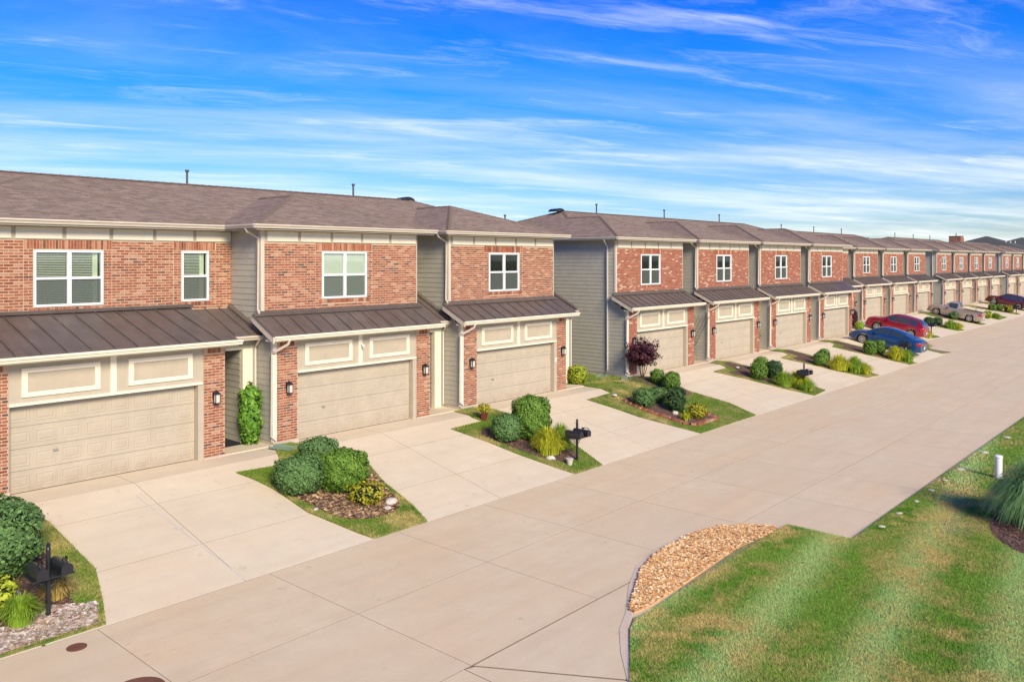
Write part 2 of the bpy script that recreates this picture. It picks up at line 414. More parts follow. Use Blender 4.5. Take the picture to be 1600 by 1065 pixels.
# driveways
UNITS1 = [6.10, 14.35, 22.60, 34.10, 42.30, 50.50, 58.68]
UNITS2 = [71.0, 79.25, 87.55, 95.75, 107.0, 115.2, 123.4, 131.6, 143.0, 151.2, 159.4]
def driveway(x0, x1, sh, mid, label=None):
    o = sheet('driveway', [(x0, 16.2 + sh), (x1, 16.2 + sh), (x1, YG + sh + .22), (x0, YG + sh + .22)], -.022, M['joint'], kind='structure')
    for a, b_ in ((x0, mid), (mid, x1)):
        for c, d in ((16.2 + sh, 18.05 + sh), (18.05 + sh, 20.3 + sh), (20.3 + sh, YG + sh + .22)): slab(a, b_, c, d, o, M['drive'])
driveway(-2.6, 5.55, 0, 1.2)
U = UNITS1
for i, ub in enumerate(U):
    x0 = ub - .5; x1 = (U[i + 1] - .5) if i + 1 < len(U) else 66.5
    driveway(x0, x1, 0, ub + 3.5)
U = UNITS2
for i, ub in enumerate(U):
    x0 = (ub - .5) if i else 69.5; x1 = (U[i + 1] - .5) if i + 1 < len(U) else ub + 7.7
    driveway(x0, x1, 3.9, ub + 3.5)
sheet('driveway', [(66.5, 16.25), (69.5, 20.15), (69.5, 25.3), (66.5, 22.8)], -.004, M['drive'], kind='structure')
# white sealed joint in the nearest driveway
sheet('joint_sealant', [(9.60, 16.25), (9.63, 16.25), (9.36, 20.9), (9.32, 20.9)], .004, M['white_stone'], .003, kind='structure')

# ------------------------------------------------------------------ townhouses (local x along the street, y away from it, z up; y=0 garage front)
BC = [(.46, .13, .055), (.52, .18, .08), (.58, .26, .13), (.38, .10, .045), (.48, .155, .07), (.70, .43, .28), (.30, .075, .04), (.085, .05, .055), (.17, .075, .06), (.42, .12, .055), (.62, .33, .19), (.40, .11, .05)]
BW = [1, 1, .9, 1, 1, .8, .9, .35, .5, 1, .7, 1]
def bcol(rng): return rng.choices(PAL[0], PAL[1])[0]
BC = [(c[0] * .62, c[1] * .60, c[2] * .62) for c in BC]
BC_FAR = [(c[0] * .84, c[1] * .90, c[2] * .92) for c in [(.34, .085, .045), (.38, .105, .055), (.30, .07, .04), (.36, .10, .05), (.42, .14, .08), (.70, .50, .36), (.50, .25, .15)]]
BW_FAR = [1, 1, 1, 1, .8, .35, .5]
PAL = [BC, BW]
BP = .0125                                                # how far a brick stands proud of its mortar
def course(x0, x1, z0, z1, rng, holes=(), L_=.25, h=.081, off=0):
    res = []; k = 0; z = z0
    while z + h * .6 < z1:
        zz = min(z + h, z1); x = x0 - (L_ / 2 if (k + off) % 2 else 0)
        while x < x1 - .02:
            a = max(x, x0); b_ = min(x + L_, x1)
            segs = [(a, b_)]
            for hx0, hx1, hz0, hz1 in holes:
                if zz > hz0 + .01 and z < hz1 - .01:
                    ns = []
                    for s0, s1 in segs:
                        if s1 <= hx0 or s0 >= hx1: ns.append((s0, s1)); continue
                        if s0 < hx0: ns.append((s0, hx0))
                        if s1 > hx1: ns.append((hx1, s1))
                    segs = ns
            for s0, s1 in segs:
                if s1 - s0 > .04: res.append((s0 + .009, s1 - .009, z + .012, zz - .012, bcol(rng)))
            x += L_
        z += h; k += 1
    return res
def soldier(x0, x1, z0, z1, rng, w=.082):
    res = []; x = x0
    while x < x1 - .03:
        res.append((x + .006, min(x + w, x1) - .006, z0 + .006, z1 - .006, bcol(rng))); x += w
    return res
BRICK_MESH = {}
def brick_mesh(w, h, col):
    key = (round(w, 3), round(h, 3), col)
    if key not in BRICK_MESH:
        mb = MB(); e = .004; hw, hh = w / 2, h / 2      # slightly chamfered face
        P = [(-hw, 0, -hh), (hw, 0, -hh), (hw, 0, hh), (-hw, 0, hh)]
        F = [(-hw + e, -BP, -hh + e), (hw - e, -BP, -hh + e), (hw - e, -BP, hh - e), (-hw + e, -BP, hh - e)]
        mb.quad(F, col)
        for i in range(4): mb.quad([P[i], P[(i + 1) % 4], F[(i + 1) % 4], F[i]], col)
        BRICK_MESH[key] = mb.mesh('brick', M['brick'])
    return BRICK_MESH[key]
def lay(parent, rects, y, single, rng):
    """rects (x0,x1,z0,z1,col[,plane]) -> up to `single` separate bricks, the rest joined"""
    ind = rects[:single]; rest = rects[single:]
    for r in ind:
        o = obj('brick', brick_mesh(r[1] - r[0], r[3] - r[2], r[4]), parent)
        o.location = ((r[0] + r[1]) / 2, r[5] if len(r) > 5 else y, (r[2] + r[3]) / 2)
    if rest:
        mb = MB()
        for r in rest:
            yy = r[5] if len(r) > 5 else y; j = rng.uniform(-.0025, .0025); e = .004
            x0, x1, z0, z1 = r[:4]; f = yy - BP + j
            P = [(x0, yy, z0), (x1, yy, z0), (x1, yy, z1), (x0, yy, z1)]
            F = [(x0 + e, f, z0 + e), (x1 - e, f, z0 + e), (x1 - e, f, z1 - e), (x0 + e, f, z1 - e)]
            mb.quad(F, r[4])
            for i in range(4): mb.quad([P[i], P[(i + 1) % 4], F[(i + 1) % 4], F[i]], r[4])
        o = obj('brickwork', mb.mesh('brickwork', M['brick']), parent, kind='stuff')

EXPO = .19
def siding(parent, axis, at, a0, a1, z0, z1, single, facing=-1, top=None):
    """lapped boards on plane axis=at from a0..a1; top(z)->(a0,a1) limits a row"""
    rows = []; z = z0
    while z < z1 - .03:
        zz = min(z + EXPO, z1); r0, r1 = a0, a1
        if top: r0, r1 = top((z + zz) / 2, a0, a1)
        if r1 - r0 > .05: rows.append((z, zz, r0, r1))
        z += EXPO
    mbs = []
    for z, zz, r0, r1 in rows:
        mb = MB(); lo = at + facing * .016; hi = at + facing * .003; bk = at
        if axis == 'x':
            P = [(lo, r1, z), (lo, r0, z), (hi, r0, zz), (hi, r1, zz)]; Q = [(bk, r1, z), (bk, r0, z), (lo, r0, z), (lo, r1, z)]
            if facing > 0: P.reverse(); Q.reverse()
            E0 = [(bk, r0, z), (hi, r0, zz), (lo, r0, z)]; E1 = [(bk, r1, z), (hi, r1, zz), (lo, r1, z)]
        else:
            P = [(r0, lo, z), (r1, lo, z), (r1, hi, zz), (r0, hi, zz)]; Q = [(r0, bk, z), (r1, bk, z), (r1, lo, z), (r0, lo, z)]
            E0 = [(r0, bk, z), (r0, hi, zz), (r0, lo, z)]; E1 = [(r1, bk, z), (r1, hi, zz), (r1, lo, z)]
        mb.quad(P); mb.quad(Q); mb.quad(E0); mb.quad(E1); mbs.append(mb)
    if single:
        for mb in mbs: obj('siding_board', mb.mesh('siding_board', M['siding']), parent)
    else:
        al = MB()
        for mb in mbs:
            for f in mb.f: al.quad([mb.v[k] for k in f])
        if al.f: obj('siding', al.mesh('siding', M['siding']), parent, kind='stuff')

def gutter_run(parent, p0, p1, z, outdir, name='gutter', mat='gutter', h=.13, d=.12):
    """K-style gutter from p0 to p1, its back on the eave line, opening upward"""
    p0, p1, o = Vector(p0), Vector(p1), Vector(outdir)
    prof = [(0, 0), (0, -h), (d * .55, -h), (d * .72, -h * .55), (d, -h * .35), (d, 0), (d - .015, 0), (d - .015, -.03), (.015, -.03)]
    mb = MB(); A = [Vector((*(p0 + o * a).xy, z + b_)) for a, b_ in prof]; B = [Vector((*(p1 + o * a).xy, z + b_)) for a, b_ in prof]
    n = len(prof)
    for i in range(n): mb.quad([A[i], A[(i + 1) % n], B[(i + 1) % n], B[i]])
    mb.quad(A); mb.quad(B[::-1])
    return obj(name, mb.mesh(name, M[mat], merge=True), parent)
def spout(parent, pts, mat='spout_white'):
    mb = MB(); mb.tube(pts, .042, 6); return obj('downspout', mb.mesh('downspout', M[mat], smooth=True), parent)

def garage_door(parent, single):
    W0, W1, H, Y = .87, 5.77, 2.20, .22
    mb = MB(); sh_ = H / 4
    if single:
        d = obj('garage_door', MB().box(W0, W1, Y + .02, Y + .06, 0, H).mesh('garage_door', M['door']), parent)
        for r in range(4): obj('door_section', MB().box(W0 + .004, W1 - .004, Y, Y + .018, r * sh_ + .005, (r + 1) * sh_ - .005).mesh('door_section', M['door']), d)
    else:
        mb.box(W0, W1, Y + .02, Y + .06, 0, H)
        for r in range(4): mb.box(W0 + .004, W1 - .004, Y, Y + .018, r * sh_ + .005, (r + 1) * sh_ - .005)
        d = obj('garage_door', mb.mesh('garage_door', M['door']), parent)
    def pan(mb, cx, cz):
        w, h = .245, .165; f = Y - .0005
        def ring(a, y): return [(cx - w + a, y, cz - h + a), (cx + w - a, y, cz - h + a), (cx + w - a, y, cz + h - a), (cx - w + a, y, cz + h - a)]
        rs = [ring(0, f), ring(.014, f - .008), ring(.024, f - .008), ring(.040, f - .001), ring(.062, f - .001), ring(.085, f - .009)]
        for a, b_ in zip(rs, rs[1:]):
            for i in range(4): mb.quad([a[i], a[(i + 1) % 4], b_[(i + 1) % 4], b_[i]])
        mb.quad(rs[-1])
    if single:
        p = MB(); pan(p, 0, 0); me = p.mesh('panel', M['door'])
        for r in range(4):
            for c in range(8):
                o = obj('panel', me, d); o.location = (W0 + (c + .5) * 4.9 / 8, 0, (r + .5) * sh_)
    else:
        p = MB()
        for r in range(4):
            for c in range(8): pan(p, W0 + (c + .5) * 4.9 / 8, (r + .5) * sh_)
        obj('panel', p.mesh('panel', M['door']), d, kind='stuff')
    h = MB(); h.box(1.95, 2.07, Y - .05, Y - .028, .93, .98); h.box(1.965, 2.055, Y - .029, Y, .94, .97)
    obj('handle', h.mesh('handle', M['alloy']), d)
    obj('bottom_seal', MB().box(W0, W1, Y - .005, Y + .02, -.02, .012).mesh('bottom_seal', M['rubber']), d)

def lantern(parent, x, z, y=0):
    mb = MB(); mb.box(x - .06, x + .06, y - .03, y - BP, z - .08, z + .14)
    mb.tube([(x, y - .03, z + .10), (x, y - .10, z + .20), (x, y - .16, z + .16)], .014, 5)
    for a in (-1, 1):
        for c in (-1, 1): mb.box(x + a * .066 - .008, x + a * .066 + .008, y - .15 + c * .062 - .008, y - .15 + c * .062 + .008, z - .17, z + .08)
    mb.hexa([(x - .09, y - .24, z + .08), (x + .09, y - .24, z + .08), (x + .09, y - .06, z + .08), (x - .09, y - .06, z + .08), (x - .02, y - .17, z + .17), (x + .02, y - .17, z + .17), (x + .02, y - .13, z + .17), (x - .02, y - .13, z + .17)])
    mb.box(x - .075, x + .075, y - .225, y - .075, z - .19, z - .165)
    o = obj('wall_lantern', mb.mesh('wall_lantern', M['black']), parent)
    obj('lantern_glass', MB().box(x - .058, x + .058, y - .208, y - .092, z - .164, z + .079).mesh('lantern_glass', M['lantern_glass']), o)

def window(parent, x0, x1, z0, z1, y, cols, look):
    """white vinyl window; look: blinds / shade / dark / half"""
    t = .065; mb = MB(); f0, f1 = y - .03, y + .09
    mb.box(x0, x1, f0, f1, z0, z0 + t); mb.box(x0, x1, f0, f1, z1 - t, z1)
    mb.box(x0, x0 + t, f0, f1, z0 + t, z1 - t); mb.box(x1 - t, x1, f0, f1, z0 + t, z1 - t)
    zm = (z0 + z1) / 2
    for k in range(1, cols):
        xm = x0 + (x1 - x0) * k / cols; mb.box(xm - .055, xm + .055, f0 + .004, f1, z0 + t, z1 - t)
    w = obj('window', mb.mesh('window', M['white_vinyl']), parent)
    for k in range(cols):
        a = x0 + (x1 - x0) * k / cols + (t if k == 0 else .055); b_ = x0 + (x1 - x0) * (k + 1) / cols - (t if k == cols - 1 else .055)
        obj('meeting_rail', MB().box(a, b_, f0 + .006, f1 - .01, zm - .035, zm + .035).mesh('meeting_rail', M['white_vinyl']), w)
        obj('pane', MB().box(a, b_, y + .028, y + .032, zm + .035, z1 - t).mesh('pane', M['pane_up']), w)
        obj('pane', MB().box(a, b_, y + .018, y + .022, z0 + t, zm - .035).mesh('pane', M['pane_low']), w)
        if look == 'blinds':
            s = MB(); z = z0 + t + .02
            lim = b_ - (.22 if k == cols - 1 else .02)
            while z < z1 - t - .02:
                s.hexa([(a + .02, y + .05, z), (lim, y + .05, z), (lim, y + .08, z + .018), (a + .02, y + .08, z + .018), (a + .02, y + .05, z + .003), (lim, y + .05, z + .003), (lim, y + .08, z + .021), (a + .02, y + .08, z + .021)])
                z += .048
            obj('blind', s.mesh('blind', M['blind']), w)
            if k == cols - 1: obj('curtain', MB().box(b_ - .20, b_ - .06, y + .09, y + .12, z0 + t, z1 - t).mesh('curtain', M['curtain']), w)
        elif look == 'shade':
            obj('shade', MB().box(a + .01, b_ - .01, y + .05, y + .057, z0 + t, z1 - t).mesh('shade', M['blind']), w)
        elif look == 'half':
            obj('shade', MB().box(a + .01, b_ - .01, y + .05, y + .057, zm + .1, z1 - t).mesh('shade', M['blind']), w)
        elif look == 'curtain':
            c = MB(); n = 14
            for q in range(n):
                xa = a + (b_ - a) * q / n; xb = a + (b_ - a) * (q + 1) / n
                ya, yb = (y + .05, y + .075) if q % 2 else (y + .075, y + .05)
                if (k == 0 and q < n * .8) or (k and q > n * .25): c.quad([(xa, ya, z0 + t), (xb, yb, z0 + t), (xb, yb, z1 - t), (xa, ya, z1 - t)])
            obj('curtain', c.mesh('curtain', M['curtain']), w)
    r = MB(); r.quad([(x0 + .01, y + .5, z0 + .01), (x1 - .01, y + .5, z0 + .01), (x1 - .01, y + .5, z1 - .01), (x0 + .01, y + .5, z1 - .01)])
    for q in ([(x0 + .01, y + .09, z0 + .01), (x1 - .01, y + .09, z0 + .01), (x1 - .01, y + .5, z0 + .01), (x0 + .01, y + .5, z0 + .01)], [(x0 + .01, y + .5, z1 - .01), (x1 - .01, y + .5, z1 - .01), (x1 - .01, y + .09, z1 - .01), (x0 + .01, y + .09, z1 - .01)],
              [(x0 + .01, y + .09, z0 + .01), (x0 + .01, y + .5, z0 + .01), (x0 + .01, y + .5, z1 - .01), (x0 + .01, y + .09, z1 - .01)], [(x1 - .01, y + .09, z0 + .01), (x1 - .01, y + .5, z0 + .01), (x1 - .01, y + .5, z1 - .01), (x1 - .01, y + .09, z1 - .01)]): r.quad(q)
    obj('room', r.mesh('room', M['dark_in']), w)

EZ = 6.93; SL = 1 / 3
def roof_face(mb, pts, z, axis):
    """pts (x,y); z function; axis: eave runs along this axis"""
    P = [(x, y, z(x, y)) for x, y in pts]
    k = math.sqrt(1 + SL * SL)
    uv = [(x if axis == 'x' else y, (y if axis == 'x' else x) * k) for x, y in pts]
    n = (Vector(P[1]) - Vector(P[0])).cross(Vector(P[2]) - Vector(P[1]))
    if n.z < 0: P.reverse(); uv.reverse()
    mb.quad(P, uv=uv)
def cap(lst, p, q, w=.13):
    mb = MB(); lst.append(mb)
    p, q = Vector(p), Vector(q); d = (q - p).normalized(); s = Vector((d.y, -d.x, 0)).normalized() * w; u_ = Vector((0, 0, .035))
    dn = Vector((0, 0, -.02))
    n = max(1, int((q - p).length / .3))
    for i in range(n):
        a = p + (q - p) * i / n; b_ = p + (q - p) * (i + 1) / n; l = Vector((0, 0, .012))
        mb.quad([a - s + dn, a + u_ + l, b_ + u_, b_ - s + dn]); mb.quad([a + u_ + l, a + s + dn, b_ + s + dn, b_ + u_]); mb.quad([a - s + dn, a + s + dn, a + u_ + l])

def townhouse(kind, loc, label, single, look='shade', vent=(1.2, 8.3)):
    """kind: 'mid', 'left' (gable side exposed to the left), 'right' (end of the row), 'wide' (flat wide upper wall)"""
    rng = random.Random(int(loc[0] * 10)); rs = 300 if single else 0
    t = thing('townhouse', loc, label, 'townhouse', 'two-storey brick townhouses in a row along the street')
    wide = kind == 'wide'
    f_ = rng.uniform(.9, 1.1)
    PAL[0], PAL[1] = ([tuple(round(v * f_, 3) for v in c) for c in BC], BW) if loc[0] < 30 else (BC_FAR, BW_FAR)
    MORT = M['mortar'] if loc[0] < 30 else M['mortar_red']
    UY = 2.5 if wide else .7                                     # plane of the upper brick wall
    UX0 = -.85 if wide else .10; UX1 = 8.25 if wide else 6.55
    xr = 8.25 if kind != 'right' else 8.35
    # shell
    w = MB()
    w.box(.02, 6.58, .75, 2.9, 0, 3.4)
    if wide: w.box(-1.6, 8.24, UY + .56, 12.5, 3.4, 6.76); w.box(.02, 8.24, 2.9, 12.5, 0, 3.4)
    else:
        w.box(.02, 6.58, UY + .56, 12.5, 3.4, 6.76); w.box(6.58, xr, 2.9, 12.5, 0, 6.76)
    if not wide:
        w.box(.02, .12, UY + .03, UY + .56, 3.4, 6.76); w.box(6.48, 6.58, UY + .03, UY + .56, 3.4, 6.76)
    obj('wall', w.mesh('wall', M['siding']), t)
    # mortar bed of the upper wall, with the window openings left open
    wins = [(2.30, 4.20, 2)] if not wide else [(2.26, 4.13, 2), (6.52, 7.44, 1)]
    Z0, Z1, WZ0, WZ1 = (4.24 if wide else 3.98), 6.37, 4.49, 6.08
    bw = MB(); x = UX0
    for a, c, n_ in wins + [(UX1, None, 0)]:
        if a > x: bw.box(x, a, UY, UY + .1, Z0 - .3, Z1)
        if c: bw.box(a, c, UY, UY + .1, Z0 - .3, WZ0); bw.box(a, c, UY, UY + .1, WZ1, Z1); x = c
    up_ = obj('brick_wall', bw.mesh('brick_wall', MORT), t)
    rects = []
    x = UX0
    for i, (a, c, n_) in enumerate(wins):
        za, zb = a - .25, c + .25
        rects += course(x, za, Z0, Z1, rng, off=i)
        rects += course(za, zb, Z0, WZ1 + .02, rng, [(a - .004, c + .004, WZ0 - .16, WZ1 + .1)], off=1)
        if True:
            rects += [r + (UY - .012,) for r in soldier(a - .12, c + .12, WZ0 - .15, WZ0 - .02, rng, .11)]
            rects += soldier(za, zb, WZ1 + .025, Z1, rng)
        x = zb
    rects += course(x, UX1, Z0, Z1, rng)
    lay(up_, rects, UY, rs, rng)
    for a, c, n_ in wins: window(t, a, c, WZ0, WZ1, UY, n_, look)
    # frieze
    fz = MB(); fz.box(UX0 - (.1 if not wide else 0), UX1 + .04, UY - .02, UY + .1, Z1 + .003, 6.765)
    fr = obj('frieze', fz.mesh('frieze', M['trim_taupe']), t)
    pn = 7 if wide else 5; sp = (UX1 - UX0) / pn
    for i in range(pn):
        obj('frieze_panel', MB().box(UX0 + i * sp + (.10 if i == 0 else .055), UX0 + (i + 1) * sp - .055, UY - .045, UY - .021, Z1 + .03, 6.72).mesh('frieze_panel', M['trim_cream']), fr)
    # side siding and corner boards
    sw = obj('side_wall', MB().box(-.002, .018, .10, 12.5 if kind == 'left' else 2.92, 0, 3.3).mesh('side_wall', M['siding']), t)
    def low_top(z, a0, a1): return (max(a0, (z - 3.30) / .5), a1)
    siding(sw, 'x', -.002, .10, .70, .15, 3.62, single, top=low_top)
    if not wide:
        far = 12.5 if kind == 'left' else 2.9
        siding(sw, 'x', -.002, .70, far, .15, 6.76, single)
        obj('corner_board', MB().box(-.03, .095, UY - .03, UY + .07, 3.9, 6.76).mesh('corner_board', M['gutter']), t)
        obj('corner_board', MB().box(6.55, 6.60, UY - .004, UY + .07, 3.9, 6.36).mesh('corner_board', M['siding']), t)
        if kind == 'right': siding(sw, 'x', 6.60, .7, 2.9, 3.4, 6.76, False, facing=1)
    obj('corner_board', MB().box(-.035, .10, -.025, .10, .12, 3.32).mesh('corner_board', M['trim_cream']), t)
    obj('footing', MB().box(-.02, .90, -.03, .72, -.15, .12).mesh('footing', M['conc_base']), t)
    obj('footing', MB().box(5.94, 6.62, -.03, .72, -.15, .05).mesh('footing', M['conc_base']), t)
    # garage front: brick piers
    for (a, c, zb) in ((.10, .87, .12), (5.94, 6.60, .05)):
        p = obj('brick_pier', MB().box(a, c, 0, .72, zb, 3.34).mesh('brick_pier', MORT), t)
        rc = course(a, c, zb, 3.06, rng) + soldier(a + .12, c - .12, 3.07, 3.32, rng)
        lay(p, rc, 0, rs, rng)
        if c > 5:                                                 # the return of the right pier
            mb = MB(); z = zb; k = 0
            while z < 3.2:
                y = -(.125 if k % 2 else 0)
                while y < .7:
                    y0, y1 = max(y, -BP) + .006, min(y + .25, .72) - .006; cc = bcol(rng)
                    mb.box(c - .002, c + BP, y0, y1, z + .007, z + .074, cc); y += .25
                z += .081; k += 1
            obj('brickwork', mb.mesh('brickwork', M['brick']), p, kind='stuff')
    # header over the door
    hd = obj('door_header', MB().box(.872, 5.938, .03, .30, 2.22, 3.34).mesh('door_header', M['trim_taupe']), t)
    obj('header_ledge', MB().box(.872, 5.90, -.035, .028, 2.20, 2.27).mesh('header_ledge', M['trim_cream']), t)
    obj('centre_strip', MB().box(3.30, 3.46, -.01, .028, 2.272, 3.33).mesh('centre_strip', M['trim_cream']), t)
    for a, c in ((1.16, 3.04), (3.78, 5.60)):
        mb = MB(); mb.box(a, c, -.01, .028, 3.00, 3.12); mb.box(a, c, -.01, .028, 2.40, 2.52)
        mb.box(a, a + .14, -.01, .028, 2.522, 2.998); mb.box(c - .14, c, -.01, .028, 2.522, 2.998)
        fo = obj('header_frame', mb.mesh('header_frame', M['trim_cream']), t)
        obj('inset_panel', MB().box(a + .15, c - .15, .018, .028, 2.53, 2.99).mesh('inset_panel', M['door']), fo)
    obj('door_jamb', MB().box(5.775, 5.938, .01, .30, 0, 2.198).mesh('door_jamb', M['trim_taupe']), t)
    obj('door_jamb', MB().box(.872, .90, .03, .21, 0, 2.198).mesh('door_jamb', M['trim_taupe']), t)
    garage_door(t, single)
    lantern(t, .49, 1.80); lantern(t, 6.27, 1.80)
    # recessed entry on the right
    e_ = MB(); e_.box(6.60, 8.25, 1.0, 1.12, 2.98, 3.34); e_.box(8.10, 8.25, 1.0, 1.12, 0, 2.98); e_.box(7.76, 7.86, 1.12, 2.9, 0, 3.3)
    e_.box(6.6, 8.25, 1.0, 2.9, 3.34, 3.38)
    en = obj('entry_wall', e_.mesh('entry_wall', M['siding']), t)
    siding(en, 'x', 7.76, 1.13, 2.9, .05, 2.98, single)
    siding(en, 'x', 6.585, .74, 2.9, .05, 3.3, False, facing=1)
    tp = MB().box(7.76, 8.099, .965, 1.118, .02, 3.0)
    obj('entry_post', tp.mesh('entry_post', M['trim_cream']), t)
    dr = obj('entry_door', MB().box(6.68, 7.62, 2.82, 2.89, .06, 2.14).mesh('entry_door', M['trim_taupe']), t)
    obj('door_knob', MB().tube([(6.80, 2.82, 1.05), (6.80, 2.75, 1.05)], .03, 8).mesh('door_knob', M['alloy']), dr)
    obj('porch_floor', MB().box(6.58, 8.24, .02, 2.9, -.12, .03).mesh('porch_floor', M['drive']), t)
    # standing-seam roof over the garage
    RX0, RX1 = -.30, 6.78; GY, GZ = -.49, 3.46; TY = UY; TZ = 4.30 if wide else 4.06
    sl = (TZ - GZ) / (TY - GY)
    n = 12; pw = (RX1 - RX0) / n
    
    mb = MB(); mb.hexa([(RX0 + .002, GY + .02, GZ - .06), (RX1 - .002, GY + .02, GZ - .06), (RX1 - .002, TY, TZ - .06), (RX0 + .002, TY, TZ - .06), (RX0 + .002, GY + .02, GZ - .006), (RX1 - .002, GY + .02, GZ - .006), (RX1 - .002, TY, TZ - .006), (RX0 + .002, TY, TZ - .006)])
    mr = obj('metal_roof', mb.mesh('metal_roof', M['metal']), t)
    p = MB(); p.hexa([(0, GY, GZ - .006), (pw - .004, GY, GZ - .006), (pw - .004, TY, TZ - .006), (0, TY, TZ - .006), (0, GY, GZ + .006), (pw - .004, GY, GZ + .006), (pw - .004, TY, TZ + .006), (0, TY, TZ + .006)])
    p.hexa([(0, GY, GZ + .006), (.018, GY, GZ + .006), (.018, TY, TZ + .006), (0, TY, TZ + .006), (0, GY, GZ + .045), (.018, GY, GZ + .045), (.018, TY, TZ + .045), (0, TY, TZ + .045)])
    pm = p.mesh('roof_panel', M['metal'])
    if single or True:
        for i in range(n): obj('roof_panel', pm, mr).location = (RX0 + i * pw, 0, 0)
    fl = MB(); fl.hexa([(RX0, TY - .16, TZ - .16 * sl + .05), (RX1, TY - .16, TZ - .16 * sl + .05), (RX1, TY - .02, TZ + .04), (RX0, TY - .02, TZ + .04), (RX0, TY - .16, TZ - .16 * sl + .056), (RX1, TY - .16, TZ - .16 * sl + .056), (RX1, TY - .02, TZ + .06), (RX0, TY - .02, TZ + .06)])
    if not wide: fl.box(-.06, 6.62, TY - .035, TY - .015, TZ, TZ + .12)
    else: fl.box(-.85, 6.9, TY - .035, TY - .015, TZ, TZ + .10)
    obj('flashing', fl.mesh('flashing', M['metal']), mr)
    # entry roof, set back
    PT = 2.9 if not wide else 2.5; pz1 = 3.46 + .5 * (2.3) if not wide else 4.22
    pr = MB(); pr.hexa([(6.79, .60, 3.40), (8.24, .60, 3.40), (8.24, PT, pz1 - .06), (6.79, PT, pz1 - .06), (6.79, .60, 3.46), (8.24, .60, 3.46), (8.24, PT, pz1), (6.79, PT, pz1)])
    for q in range(1, 3): x = 6.79 + q * .5; pr.hexa([(x, .60, 3.46), (x + .018, .60, 3.46), (x + .018, PT, pz1), (x, PT, pz1), (x, .60, 3.50), (x + .018, .60, 3.50), (x + .018, PT, pz1 + .04), (x, PT, pz1 + .04)])
    pr.hexa([(8.10, .58, 3.47), (8.245, .58, 3.47), (8.245, PT, pz1 + .01), (8.10, PT, pz1 + .01), (8.10, .58, 3.55), (8.245, .58, 3.58), (8.245, PT, pz1 + .13), (8.10, PT, pz1 + .09)])
    obj('entry_roof', pr.mesh('entry_roof', M['metal']), t)
    gutter_run(t, (6.82, .60, 0), (8.22, .60, 0), 3.43, (0, -1, 0))
    sf = MB(); sf.box(RX0 + .02, RX1 - .02, GY + .002, -.002, 3.29, 3.335); sf.box(6.8, 8.24, .602, 1.0, 3.29, 3.335)
    obj('soffit', sf.mesh('soffit', M['trim_cream']), t)
    fa = MB(); fa.box(RX0, RX1 - .01, GY, GY + .018, 3.288, 3.45)
    obj('fascia', fa.mesh('fascia', M['trim_cream']), t)
    gutter_run(t, (RX0 + .02, GY - .001, 0), (RX1 + .08, GY - .001, 0), 3.455, (0, -1, 0), mat='trim_cream')
    rk = MB()
    rk.hexa([(RX0 - .03, GY - .02, 3.24), (RX0, GY - .02, 3.24), (RX0, TY, TZ - .22), (RX0 - .03, TY, TZ - .22), (RX0 - .03, GY - .02, 3.45), (RX0, GY - .02, 3.45), (RX0, TY, TZ - .012), (RX0 - .03, TY, TZ - .012)])
    obj('rake_board', rk.mesh('rake_board', M['gutter']), t)
    rk = MB(); rk.hexa([(RX0 - .045, GY - .03, 3.452), (RX0 + .03, GY - .03, 3.452), (RX0 + .03, TY, TZ - .008), (RX0 - .045, TY, TZ - .008), (RX0 - .045, GY - .03, 3.48), (RX0 + .03, GY - .03, 3.48), (RX0 + .03, TY, TZ + .02), (RX0 - .045, TY, TZ + .02)])
    obj('rake_trim', rk.mesh('rake_trim', M['metal']), mr)
    # main roof
    EY = 2.46; RY = 7.71; BY = 12.96
    zf = lambda x, y: EZ + SL * (y - EY); zb_ = lambda x, y: EZ + SL * (BY - y)
    rf = MB(); cp = []; xe0, xe1 = -.45, (8.75 if kind == 'right' else 7.80)
    if wide:
        ey = UY - .45; c, hw = 3.3, 4.5; bx0, bx1 = c - hw, c + hw
        zbf = lambda x, y: EZ + SL * (y - ey); zbl = lambda x, y: EZ + SL * (x - bx0); zbr = lambda x, y: EZ + SL * (bx1 - x)
        pk = (c, ey + hw); k0 = EY + hw
        roof_face(rf, [(bx0, ey), (bx1, ey), pk], zbf, 'x')
        roof_face(rf, [(bx1, ey), (bx1, EY), (c, k0), pk], zbr, 'y'); roof_face(rf, [(bx0, ey), pk, (c, k0), (bx0, EY)], zbl, 'y')
        roof_face(rf, [(bx0, EY), (c, k0), (bx1, EY), (7.8, EY), (7.8, RY), (bx0, RY)], zf, 'x')
        roof_face(rf, [(bx0, RY), (7.8, RY), (7.8, BY), (bx0, BY)], zb_, 'x')
        pz = (*pk, zbf(*pk)); cap(cp, (bx1, ey, EZ), pz, .10); cap(cp, (bx0, ey, EZ), pz, .10); cap(cp, pz, (c, k0, pz[2]), .10)
        cap(cp, (bx0, RY, zf(0, RY)), (7.8, RY, zf(0, RY)))
        gy0 = ey; gutter_run(t, (bx0, gy0, 0), (7.98, gy0, 0), EZ - .01, (0, -1, 0))
        s_ = MB(); s_.box(bx0, 8.2, gy0 + .002, UY, 6.768, 6.80); s_.box(bx0, 8.2, gy0, gy0 + .02, 6.74, EZ - .012)
        obj('soffit', s_.mesh('soffit', M['gutter']), t)
    else:
        ey = .25; c, hw = 3.3, 3.75; bx1 = 7.05
        zbf = lambda x, y: EZ + SL * (y - ey); zbl = lambda x, y: EZ + SL * (x + .45); zbr = lambda x, y: EZ + SL * (bx1 - x)
        pk = (c, ey + hw); k0 = (c, EY + hw)
        roof_face(rf, [(-.45, ey), (bx1, ey), pk], zbf, 'x'); roof_face(rf, [(bx1, ey), (bx1, EY), k0, pk], zbr, 'y')
        rz_ = zf(0, RY)
